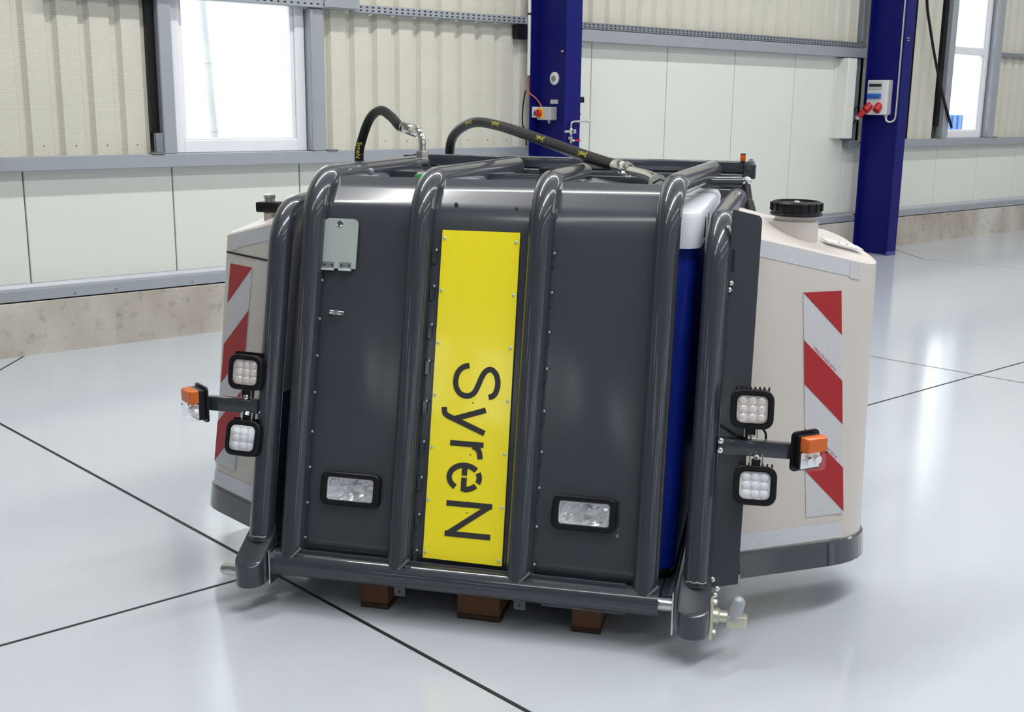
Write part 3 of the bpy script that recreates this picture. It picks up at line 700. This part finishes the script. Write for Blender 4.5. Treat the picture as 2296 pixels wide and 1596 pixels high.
letter([arc(ec, eh, eR, 0, 52, 8), arc(ec, eh, eR, 66, 116, 8), arc(ec, eh, eR, 130, 326, 26), [(ec, eh + .036), (ec, eh + .006)], [(ec, eh - .001), (ec, eh - .043)]])
letter([[(-.077, .2365), (.0700, .2365)], [(.0615, .2365), (-.0670, .142)], [(-.0765, .142), (.0700, .142)]])
for k in range(7):
    hh = 1.062 - k * (1.062 - .078) / 6
    for x in (-.139 + .004 * k / 6, .092 + .010 * k / 6):
        part('sign_screw', MB().lathe(FP(x, hh - (.0 if x < 0 else .004), -.003), NF, ((.0055, 0), (.005, .003), (.002, .0045)), 8), 'zinc_plate', sg)
for x, hh in ((-.013, .553), (-.011, .392), (-.009, .211), (-.008, .245)):
    part('sign_dot', MB().lathe(FP(x, hh, -.003), NF, ((.0022, 0), (.0022, .0008)), 6), 'hole', sg)

# ---- zinc cover flap with lock and hinges
fp_ = part('cover_flap', MB().prism([FP(-.549 + .0 * k, hh, -.004) if False else FP(x, hh, -.004) for x, hh in ((-.548, .951), (-.428, .951), (-.4275, 1.095), (-.4325, 1.106), (-.443, 1.111), (-.528, 1.111), (-.540, 1.106), (-.5455, 1.095))], NF * .006), 'zinc_plate', mc, smooth=False)
part('flap_lock', MB().lathe(FP(-.488, 1.094, .002), NF, ((.011, 0), (.011, .003), (.008, .0035)), 14), 'chrome', fp_)
part('lock_slot', MB().prism([FP(-.490, 1.090, .006), FP(-.487, 1.090, .006), FP(-.487, 1.100, .006), FP(-.490, 1.100, .006)], NF * .0006), 'hole', fp_)
for x in (-.520, -.462):
    hg = part('hinge_leaf', MB().prism([FP(x - .020, .946, .002), FP(x + .020, .946, .002), FP(x + .020, .971, .002), FP(x - .020, .971, .002)], NF * .002), 'steel', fp_, smooth=False)
    part('hinge_barrel', MB().tube([FP(x - .021, .947, .005), FP(x + .021, .947, .005)], .004, 8), 'zinc_plate', fp_)
    for dx in (-.013, .013): part('rivet', MB().lathe(FP(x + dx, .961, .004), NF, ((.0035, 0), (.003, .0015)), 8), 'hole', fp_)
part('latch_stud', MB().tube([FP(-.502, .810, .0), FP(-.497, .810, .008), FP(-.466, .808, .008), FP(-.462, .808, .0)], .0075, 10).box(-.008, .008, -.003, .003, -.007, .007, .001, 1, Matrix.Translation(FP(-.478, .809, .014)) @ Matrix.Rotation(-LEAN, 4, 'X')), 'chrome', mc)

# ---- built in headlights
def headlight(cx, ch, w, h):
    hl = part('headlight', fring(MB(), cx, ch, w, h, .022, w - .038, h - .030, .010, -.03, .012, -.002), 'black', mc)
    wi, hi = w - .038, h - .030
    vs = []; n1, n2 = 14, 9; mb = MB(); mb.sm = 25
    for j in range(n2 + 1):
        for i in range(n1 + 1):
            a, b_ = (i / n1 - .5) * wi, (j / n2 - .5) * hi
            d = -.034 + .26 * (a * a * 2.2 + b_ * b_ * 5) / wi + (.004 if (i % 3 == 0) else 0) + random.uniform(-.0045, .0045)
            vs.append(FP(cx + a, ch + b_, min(-.006, d)))
    mb.add(vs, [(j * (n1 + 1) + i, j * (n1 + 1) + i + 1, (j + 1) * (n1 + 1) + i + 1, (j + 1) * (n1 + 1) + i) for j in range(n2) for i in range(n1)])
    part('reflector', mb, 'reflector', hl, smooth=False)
    part('bulb_hood', MB().lathe(FP(cx + .012, ch + .004, -.034), NF, ((.033, 0), (.031, .004), (.020, .006), (.013, .013), (.003, .015)), 20), 'reflector', hl)
    mb = MB()
    pts = rrect(wi - .002, hi - .002, .009); rings = []
    for sc_, o in ((1, -.003), (1, .002), (.93, .005), (.5, .007)): rings.append([FP(cx + a * sc_, ch + b_ * sc_, o) for a, b_ in pts])
    part('headlight_lens', mb.loft(rings, True, True), 'lens', hl)
    part('lens_rim', fring(MB(), cx, ch, wi, hi, .010, wi - .008, hi - .008, .008, -.004, .0055, .001), 'pvc', hl)
    for k in range(4): part('lens_flute', MB().tube([FP(cx - wi * .40 + .007 * k, ch + hi * .34, -.004), FP(cx - wi * .43 + .007 * k, ch - hi * .05, -.004)], .0016, 5), 'reflector', hl)
for hd in HEADL: headlight(*hd)

# ---- side plates, lamp arms, lamps, indicators
def side_plate(sx):
    x0, x1 = (.742, .826) if sx > 0 else (-.728, -.765)
    P = [(x0, .058), (x1, .078), (x1 + .004 * sx, 1.150), (x1 + .001 * sx, 1.160), (x1 - .006 * sx, 1.166), (x0 + .002 * sx, 1.182)]
    sp = part('side_plate', MB().prism([FP(x, h_, -.012) for x, h_ in P], NF * .006), 'paint_sheet', mc, smooth=False)
    part('plate_return', MB().prism([FP(x0, .062, -.006), FP(x0 + .004 * sx, .062, -.006), FP(x0 + .004 * sx, 1.17, -.006), FP(x0, 1.17, -.006)], NF * .012), 'paint', sp, smooth=False)
    if sx > 0:
        part('plate_slot', frect(MB(), .753, 1.03, .008, .066, -.006, -.0052, .0038), 'hole', sp)
        for hh in (.942, .962): part('plate_screw', MB().lathe(FP(.748 + .004 * (hh > .95), hh, -.004), NF, ((.008, 0), (.007, .006), (.003, .008)), 10), 'chrome', sp)
        part('plate_screw', MB().lathe(FP(.752, .085, -.006), NF, ((.009, 0), (.008, .007), (.003, .010)), 10), 'chrome', sp)
side_plate(1)
part('added_light_shield', MB().prism([V((-.715, .05, .10)), V((-.715, 1.1, .10)), V((-.715, 1.1, 1.20)), V((-.715, .385, 1.20))], (.008, 0, 0)), 'paint_sheet', mc, smooth=False)  # dark sheet added so the gap between the left hoops stays dark
part('added_light_shield', MB().prism([V((.684, .07, .12)), V((.684, 1.1, .12)), V((.684, 1.1, 1.15)), V((.684, .345, 1.15))], (.006, 0, 0)), 'paint_sheet', mc, smooth=False)  # added to block light and darken reflections on the container's right side

def work_lamp(cx, ch, up, frosted, tilt):
    """square nine element lamp; tilt = (about x, about vertical) in degrees"""
    R0 = Matrix.Rotation(math.radians(tilt[0]), 3, 'X') @ Matrix.Rotation(math.radians(tilt[1]), 3, 'Z')
    cen = FP(cx, ch, .045)
    ex, eh, en = R0 @ XF, R0 @ LF, R0 @ NF
    fn = lambda a, b_, o: cen + ex * (a - cx) + eh * (b_ - ch) + en * o
    lp = part('work_lamp', fring(MB(), cx, ch, .124, .114, .030, .094, .086, .020, -.034, .014, .002, fn), 'black', mc)
    part('lamp_back', frect(MB(), cx, ch, .122, .112, -.036, -.002, .029, 5, fn), 'black', lp)
    sgn = 1 if up else -1
    fins = MB()
    for k in range(8): fins.box(-.0022, .0022, -.012, .012, -.004, .006, 0, 1, Matrix.Translation(fn(cx - .046 + .0132 * k, ch + .058, -.016)) @ R0.to_4x4() @ Matrix.Rotation(-LEAN, 4, 'X'))
    part('cooling_fins', fins, 'black', lp, smooth=False)
    part('lamp_rim', fring(MB(), cx, ch, .0945, .0865, .020, .0865, .0785, .017, .002, .011, .004, fn), 'chrome', lp)
    part('lamp_tray', frect(MB(), cx, ch, .092, .084, -.0015, .003, .018, 5, fn), 'led' if not frosted else 'frost', lp)
    for j in range(3):
        for i in range(3):
            c = fn(cx + (i - 1) * .0262, ch + (j - 1) * .0242, .002)
            part('led_optic', MB().lathe(c, en, ((.0135, 0), (.0132, .003), (.010, .0065), (.005, .008), (.0015, .0082)), 14), 'frost' if frosted else 'led', lp)
    part('lamp_lens', frect(MB(), cx, ch, .088, .080, .0108, .0122, .017, 5, fn), 'lens', lp)
    # mounting fork between lamp and arm
    mb = MB(); s2 = -1 if up else 1
    for dx in (-.020, .016): mb.prism([fn(cx + dx, ch + s2 * .054, -.02), fn(cx + dx + .004, ch + s2 * .054, -.02), fn(cx + dx + .004, ch + s2 * .084, -.02), fn(cx + dx, ch + s2 * .084, -.02)], en * .016)
    part('lamp_fork', mb, 'steel', lp, smooth=False)
    part('fork_bolt', MB().lathe(fn(cx, ch + s2 * .080, -.006), en, ((.009, -.01), (.009, .004), (.005, .007)), 10), 'chrome', lp)
    part('lamp_neck', MB().box(-.013, .013, -.010, .010, -.014, .014, .003, 1, Matrix.Translation(fn(cx, ch + s2 * .064, -.012)) @ R0.to_4x4() @ Matrix.Rotation(-LEAN, 4, 'X')), 'black', lp)

def indicator(cx, ch, sx):
    a = math.radians(40) * sx; n_ = V((math.sin(a), -math.cos(a), 0)); e = V((math.cos(a), math.sin(a), 0)); zz = V((0, 0, 1))
    cen = FP(cx, ch, .02)
    fn = lambda x, z, o: cen + e * x + zz * z + n_ * o
    ip = part('indicator_lamp', MB().prism([fn(x, z, 0) for x, z in rrect(.098, .118, .014)], n_ * .007), 'rubber', mc)
    part('lamp_socket', MB().prism([fn(x, z, .007) for x, z in rrect(.074, .100, .006)], n_ * .022), 'black', ip)
    for z0, z1, mt, nm in ((.006, .050, 'amber', 'amber_lens'), (-.050, .005, 'lens', 'clear_lens')):
        zc, hz = (z0 + z1) / 2, (z1 - z0); A = rrect(.076, hz, .004); B_ = rrect(.066, hz - .006, .006)
        part(nm, MB().loft([[fn(x, zc + z, .029) for x, z in A], [fn(x, zc + z, .052) for x, z in A], [fn(x, zc + z, .060) for x, z in B_]]), mt, ip)
    part('amber_core', MB().lathe(fn(.014, .028, .0295), n_, ((.015, 0), (.013, .018), (.004, .024)), 14), 'amber_dark', ip)
    part('bulb_reflector', MB().lathe(fn(-.012, -.022, .0295), n_, ((.018, 0), (.010, .01), (.009, .016)), 14).lathe(fn(.022, -.022, .0295), n_, ((.014, 0), (.012, .012)), 14).box(-.034, .034, -.001, .001, -.024, .024, 0, 1, Matrix.Translation(fn(0, -.022, .030)) @ Matrix.Rotation(a, 4, 'Z')), 'reflector', ip)
    for x in (-.032, .034): part('lens_screw', MB().lathe(fn(x * .9, .006 if x > 0 else -.004, .060), n_, ((.0035, 0), (.003, .002)), 8), 'hole', ip)

def lamp_arm(sx, x0, x1, ch):
    la = part('lamp_arm', MB().box(min(x0, x1), max(x0, x1), -.016, .016, -.023, .023, .003, 2, Matrix.Translation(FP(0, ch, .012)) @ Matrix.Rotation(-LEAN * .3, 4, 'X')), 'paint', mc)
    if sx > 0:
        for dh in (.014, -.014): part('arm_bolt', MB().lathe(FP(x0 + .006, ch + dh, .026), NF, ((.010, 0), (.009, .008), (.004, .011)), 6), 'chrome', la)
        part('lamp_cable', MB().tube(catmull([FP(.745, ch + .06, .0), FP(.77, ch + .045, .01), FP(.80, ch + .03, .0), FP(.84, ch + .03, -.01)], 5), .004, 8), 'black', la)
        part('lamp_cable', MB().tube(catmull([FP(.866, ch + .06, .01), FP(.878, ch + .045, .0), FP(.880, ch + .026, .0)], 5), .0035, 8), 'black', la)
lamp_arm(1, .746, .958, .483); lamp_arm(-1, -.722, -.902, .492)
work_lamp(.836, .596, True, False, (4, 3)); work_lamp(.857, .376, False, True, (-3, 2))
work_lamp(-.757, .600, True, False, (4, -6)); work_lamp(-.752, .388, False, True, (-3, -6))
indicator(.988, .489, 1); indicator(-.916, .492, -1)

# ---- side tanks
TS = 1.025; TA = math.radians(32.5); TL = math.radians(8)
def tank(sx, P0, ds, sct, Rt, scb, Rb, s0=-.10):
    d = V((math.cos(TA) * sx, math.sin(TA), 0)); nb = V((-math.sin(TA) * sx, math.cos(TA), 0))
    up = nb * math.sin(TL) + V((0, 0, 1)) * math.cos(TL); inn = nb * math.cos(TL) - V((0, 0, 1)) * math.sin(TL)
    P0 = V(P0)
    def T(s, h, t=0): return P0 + (d * (s + ds) + up * h + inn * t) * TS
    DEP = .275
    def section(sc, R, grow=0):
        pts = [(s0, -grow)] + [(s0 + (sc - s0) * k / 4, -grow) for k in (1, 2, 3)]
        for k in range(9):
            a = math.radians(90 * k / 8); pts.append((sc + (R + grow) * math.sin(a), R - (R + grow) * math.cos(a)))
        tot = sc + R + grow; pts.append((tot, DEP - .05))
        for k in range(1, 6):
            a = math.radians(90 * k / 5); pts.append((tot - .05 + .05 * math.cos(a), DEP - .05 + .05 * math.sin(a)))
        return pts + [(s0 + DEP * math.tan(TA), DEP)]
    htop = lambda s, t: 1.047 - .228 * s + .40 * t
    lerp = lambda a, b_, f: a + (b_ - a) * f
    rings = []
    for f in (0, .25, .5, .75, 1):
        S = section(lerp(scb, sct, f), lerp(Rb, Rt, f)); rings.append([T(s, .004 + (htop(s, t) - .014 - .004) * f, t) for s, t in S])
    S = section(sct, Rt)
    cs_, ct_ = .2, DEP / 2
    for k, z in ((.008, .004), (.022, 0)):
        rings.append([T(s + (cs_ - s) * k / .25, htop(s, t) - z, t + (ct_ - t) * k / .14) for s, t in S])
    mb = MB().loft(rings); mb.sm = 28
    tk = part('side_tank', mb, 'tank', mc)
    S = section(scb, Rb, .012)
    b0 = [T(s, -.006, t) for s, t in S]; b1 = [T(s, .066, t) for s, t in S]; b2 = [T(s + (-.003 if s > .1 else 0), .071, t + .004) for s, t in S]
    part('tank_bumper', MB().loft([b0, b1, b2]), 'paint', tk)
    def flat(name, pts, mat, th=.0018, z=.0005): return part(name, MB().prism([T(s, h, -z) for s, h in pts], inn * -th), mat, tk, smooth=False)
    L, R_ = .240, .375
    flat('warning_board', [(L, .848), (R_, .848), (R_, .154), (L, .154)], 'foil_white')
    for pts in ([(L, .847), (R_, .847), (R_, .712)], [(L, .703), (R_, .569), (R_, .434), (L, .568)], [(L, .432), (R_, .297), (R_, .161), (L, .299)]):
        flat('red_stripe', pts, 'foil_red', .0012, .0024)
    # small printed line along the white stripes
    if True:
        tv, tf = text2d('ORALITE DIN 30710', .0125)
        for hc in (.640, .368):
            mb = MB(); ca, sa = math.cos(-math.pi / 4), math.sin(-math.pi / 4)
            mb.add([T(.313 + (x * ca - y * sa) + .0, hc + (x * sa + y * ca), -.0030) if sx > 0 else T(.313 + (-x * ca + y * sa), hc + (x * -sa + y * ca) if False else hc + (-x * ca - y * sa) * -sa * 0 + (x * .7071 + y * .7071), -.0030) for x, y in tv], tf)
            part('printed_line', mb, 'red_ink', tk, smooth=False)
    # silver reflective tapes: top edge (wraps round the corner a little) and bottom edge
    part('reflective_tape', MB().prism([T(s, h, -.0005) for s, h in ((max(s0, -.05), htop(max(s0, -.05), 0) - .015), (sct - .012, htop(sct, 0) - .015), (sct - .012, htop(sct, 0) - .062), (max(s0, -.05), htop(max(s0, -.05), 0) - .066))], inn * -.001), 'tape', tk, smooth=False)
    part('tape_end', MB().prism([T(s, h, -.0005) for s, h in ((sct - .038, htop(sct, 0) - .010), (sct - .004, htop(sct, 0) - .016), (sct - .006, htop(sct, 0) - .068), (sct - .042, htop(sct, 0) - .060))], inn * -.002), 'foil_white', tk, smooth=False)
    flat('reflective_tape', [(max(s0, 0), .128), (.368, .128), (.368, .078), (max(s0, 0), .075)], 'tape')
    return T, tk, up, inn, d
T, tk, up_, in_, dd = tank(1, (.8216, .202, .1752), 0, .448, .115, .31, .245, .0)
cen = T(.305, 1.03, .140); zz = V((0, 0, 1))
part('filler_neck', MB().lathe(cen - zz * .04, zz, ((.072, 0), (.072, .080), (.066, .085), (.066, .100)), 32), 'tank', tk)
cz = cen + zz * .060
cap = MB().lathe(cz, zz, ((.074, -.004), (.082, -.002), (.083, .004), (.078, .008), (.080, .012), (.080, .036), (.074, .042), (.067, .043), (.065, .036), (.02, .036)), 36)
part('tank_cap', cap, 'black', tk)
ribs = MB()
for k in range(18):
    a = 2 * math.pi * k / 18; ribs.box(.079, .0835, -.003, .003, .012, .038, .001, 1, Matrix.Translation(cz) @ Matrix.Rotation(a, 4, 'Z'))
part('cap_ribs', ribs, 'black', tk, smooth=False)
part('cap_vent', MB().lathe(cz + zz * .036, zz, ((.010, 0), (.008, .006)), 12), 'white', tk)
lab = [T(s_, 1.047 - .228 * s_ + .4 * t_ + .003, t_) for s_, t_ in ((.385, .085), (.520, .085), (.520, .118), (.385, .118))]
part('top_label', MB().prism(lab, zz * .004), 'white', tk, smooth=False)
for f in (.40, .62): part('label_stud', MB().lathe(lab[0].lerp(lab[1], f).lerp(lab[3].lerp(lab[2], f), .5) + zz * .004, zz, ((.005, 0), (.004, .002)), 8), 'galv_dark', tk)
part('bumper_joint', MB().prism([T(.310, -.004, -.0125), T(.312, -.004, -.0125), T(.312, .068, -.0125), T(.310, .068, -.0125)], in_ * -.0008), 'hole', tk, smooth=False)
T, tk, up_, in_, dd = tank(-1, (-.8656, .2326, .1804), -.173, .385, .115, .31, .19, .03)
part('tank_seam', MB().prism([T(.03, .876, -.0004), T(.41, .880, -.0004), T(.41, .886, -.0004), T(.03, .882, -.0004)], in_ * -.0015), 'hole', tk, smooth=False)
cen = T(.365, 1.022, .13)
part('filler_neck', MB().lathe(cen - zz * .04, zz, ((.022, 0), (.022, .05)), 16), 'tank', tk)
part('tank_cap', MB().box(-.042, .042, -.03, .03, .0, .036, .006, 2, Matrix.Translation(cen + zz * .012)), 'black', tk)
part('cap_valve', MB().lathe(cen + zz * .048, zz, ((.018, 0), (.018, .012), (.021, .014), (.020, .024), (.008, .027)), 14), 'steel', tk)

# ---- rear frame: beams, posts, folding linkage
YR = 1.50
part('rear_beam', MB().box(-.66, .745, YR, YR + .05, 1.335, 1.383, .008, 3), 'paint', mc)
part('rear_beam', MB().box(-.60, .745, YR - .005, YR + .05, 1.270, 1.3345, .010, 3), 'paint', mc)
part('beam_head', MB().box(.738, .775, YR - .03, YR + .06, 1.315, 1.372, .004), 'paint', mc)
part('rear_post', MB().box(.728, .758, YR - .02, YR + .03, .17, 1.38, .004), 'paint', mc)
part('rear_post', MB().box(-.69, -.66, YR - .02, YR + .03, .17, 1.38, .004), 'paint', mc)
part('rear_beam', MB().box(-.66, .728, YR, YR + .04, .62, .67, .005), 'paint', mc)
part('side_rail', MB().box(.70, .73, .42, YR, .60, .64, .004), 'paint', mc); part('side_rail', MB().box(-.71, -.68, .42, YR, .60, .64, .004), 'paint', mc)
part('side_rail', MB().box(.69, .73, .10, YR, .12, .17, .004), 'paint', mc); part('side_rail', MB().box(-.73, -.69, .10, YR, .12, .17, .004), 'paint', mc)
part('rear_panel', MB().box(-.60, .727, 1.452, 1.462, .20, 1.272, .002), 'paint_sheet', mc, smooth=False)
rm = part('reflector_marker', MB().box(.712, .733, YR - .006, YR + .010, 1.384, 1.408, .002), 'amber', mc)
part('marker_cap', MB().box(.712, .733, YR - .006, YR + .010, 1.4085, 1.413, .002), 'hole', rm)
part('beam_bolt', MB().lathe((.755, YR + .01, 1.372), (0, 0, 1), ((.014, 0), (.014, .012), (.008, .014), (.008, .02)), 8), 'galv_dark', mc)
lt = part('link_tube', MB().tube([V((.56, 1.14, 1.320)), V((.733, 1.18, 1.322))], .020, 16), 'paint', mc)
part('link_clevis', MB().box(.725, .742, 1.168, 1.20, 1.306, 1.338, .003), 'chrome', lt)
part('link_ball', MB().ball((.752, 1.17, 1.325), .0185, 16), 'chrome', lt)
part('gas_strut', MB().tube([V((.752, 1.165, 1.310)), V((.763, 1.135, 1.255)), V((.764, 1.13, 1.250)), V((.778, 1.10, 1.205)), V((.779, 1.098, 1.20)), V((.783, 1.09, 1.190))], [.015, .016, .0195, .0195, .014, .014], 14), 'black', lt)
part('strut_eye', MB().box(.768, .803, 1.07, 1.10, 1.168, 1.195, .004).ball((.760, 1.075, 1.188), .010), 'black', lt)
part('gusset_plate', MB().prism([V((.215, .60, 1.335)), V((.40, .62, 1.304)), V((.44, .92, 1.304)), V((.22, .92, 1.335))], (0, 0, .006)), 'paint', mc, smooth=False)
part('cross_rail', MB().box(-.56, .56, .93, .97, 1.316, 1.345, .004), 'paint', mc)
part('mounting_block', MB().box(.02, .12, .90, .97, 1.3455, 1.37, .003), 'black', mc)
part('mounting_block', MB().box(-.515, -.470, .52, .56, 1.303, 1.352, .004).ball((-.49, .54, 1.365), .012, 8), 'galv_dark', mc)

# ---- hoses
def hose(pts, fit, r, prints, label):
    hs = part('hose', MB().tube(catmull(pts, 7), r, 16), 'rubber', mc, label)
    p0, p1 = V(pts[-2]), V(pts[-1]); d = (p1 - p0).normalized()
    part('hose_ferrule', MB().lathe(p1 - d * .03, d, ((r * 1.10, 0), (r * 1.16, .004), (r * 1.10, .012), (r * 1.16, .02), (r * 1.16, .055), (r * .95, .062), (r * 1.22, .066), (r * 1.22, .085), (r * .9, .09)), 18), 'chrome', hs)
    pa = catmull(fit, 6)
    part('hose_elbow', MB().tube(pa, r * .74, 16), 'chrome', hs)
    e = (V(fit[-1]) - V(fit[-2])).normalized()
    part('hose_nut', MB().lathe(V(fit[-1]) - e * .012, e, ((r * 1.1, -.012), (r * 1.35, -.006), (r * 1.35, .016), (r * 1.1, .020), (r * 1.25, .022), (r * 1.25, .046)), 6), 'chrome', hs, smooth=False)
    tv, tf = text2d('SyreN', .026)
    cl_ = catmull(pts, 7)
    for f in prints:
        i = int(f * (len(cl_) - 1)); p = cl_[i]; tx = -(cl_[min(i + 1, len(cl_) - 1)] - cl_[max(0, i - 1)]).normalized()
        view = V((.88, -3.16, 1.6)) - p; nn = (view - tx * view.dot(tx)).normalized()
        nn = Matrix.Rotation(math.radians(12), 3, tx) @ nn
        ty = nn.cross(tx)
        part('hose_print', MB().add([p + tx * x + ty * y + nn * (math.sqrt(max(0, r * r - y * y)) + .0008) for x, y in tv], tf), 'hose_print', hs, smooth=False)
hose([(-.72, 1.25, 1.10), (-.780, 1.23, 1.27), (-.783, 1.2, 1.382), (-.766, 1.2, 1.458), (-.722, 1.17, 1.533), (-.660, 1.12, 1.564), (-.592, 1.05, 1.541), (-.535, .98, 1.509), (-.495, .96, 1.500)],
     [(-.495, .96, 1.500), (-.459, .93, 1.497), (-.435, .91, 1.488), (-.423, .90, 1.468), (-.420, .90, 1.435), (-.420, .90, 1.40)], .0185, (.30,), 'black hose bent in a tight hook with polished elbow')
hose([(-.60, 1.86, .9), (-.60, 1.86, 1.2), (-.596, 1.85, 1.379), (-.556, 1.8, 1.461), (-.433, 1.65, 1.513), (-.296, 1.5, 1.509), (-.088, 1.25, 1.473), (.161, .95, 1.421), (.340, .72, 1.390)],
     [(.340, .72, 1.390), (.37, .68, 1.384), (.42, .61, 1.379), (.462, .55, 1.374), (.486, .515, 1.365), (.494, .503, 1.352)], .021, (.50, .655, .79, .91), 'long black hose with yellow print arching over the frame')

# ================================================================== CHEMICAL CONTAINER INSIDE THE FRAME
ib = thing('chemical_container', 'blue plastic container with white moulded top inside the grey frame', 'container', FM, (0, .7, .166))
def ringbox(x0, x1, yf, yb, z, r, dyf=0):
    cx, cy = (x0 + x1) / 2, (yf + yb) / 2
    return [V((cx + a, cy + b_, z)) for a, b_ in rrect(x1 - x0, yb - yf, r, 6)]
part('container_body', MB().loft([ringbox(-.60, .628, .125, 1.36, .20, .07), ringbox(-.60, .632, .16, 1.38, .45, .075), ringbox(-.60, .636, .27, 1.38, .85, .075), ringbox(-.60, .640, .33, 1.38, 1.17, .075)]), 'ibc_blue', ib)
part('container_foot', MB().loft([ringbox(-.58, .615, .13, 1.34, .1655, .06), ringbox(-.60, .632, .12, 1.36, .199, .07)]), 'black', ib)
part('container_top', MB().loft([ringbox(-.62, .648, .315, 1.39, 1.171, .055), ringbox(-.62, .652, .325, 1.39, 1.26, .055), ringbox(-.612, .644, .334, 1.382, 1.276, .05), ringbox(-.60, .632, .347, 1.37, 1.282, .045)]), 'ibc_white', ib)
part('moulded_rib', MB().box(-.53, .50, .50, 1.25, 1.2815, 1.300, .009, 3), 'ibc_white', ib)
for y in (.47, .62): part('top_notch', MB().box(.6475, .6535, y, y + .018, 1.19, 1.255, .002), 'hole', ib)
part('filler_neck', MB().lathe((-.42, .90, 1.30), zz, ((.030, -.002), (.030, .030), (.020, .032), (.020, .044)), 20), 'ibc_white', ib)
part('green_valve', MB().lathe((-.383, .80, 1.2995), zz, ((.032, 0), (.036, .01), (.036, .034), (.030, .044)), 20), 'green', ib)
part('dark_coupling', MB().lathe((-.335, .875, 1.301), V((.1, -.05, 1)), ((.022, 0), (.022, .05), (.026, .052), (.026, .07)), 12), 'black', ib)
part('filler_lid', MB().lathe((-.02, .74, 1.298), zz, ((.10, 0), (.10, .012), (.085, .016)), 28), 'ibc_white', ib)

# ================================================================== TIMBERS UNDER THE MACHINE
for x, w_, nm in ((-.317, .093, 'wooden block under the machine, leftmost of the three'), (.030, .139, 'widest wooden block, in the middle under the machine'), (.374, .090, 'wooden block under the machine, nearest the right hinge foot')):
    t = thing('timber_block', nm, 'block', FM, (x, .3, 0), 'wooden blocks under the machine')
    part('timber', MB().box(x - w_ / 2, x + w_ / 2, .047, .62, .018, .1098, .004), 'wood', t)
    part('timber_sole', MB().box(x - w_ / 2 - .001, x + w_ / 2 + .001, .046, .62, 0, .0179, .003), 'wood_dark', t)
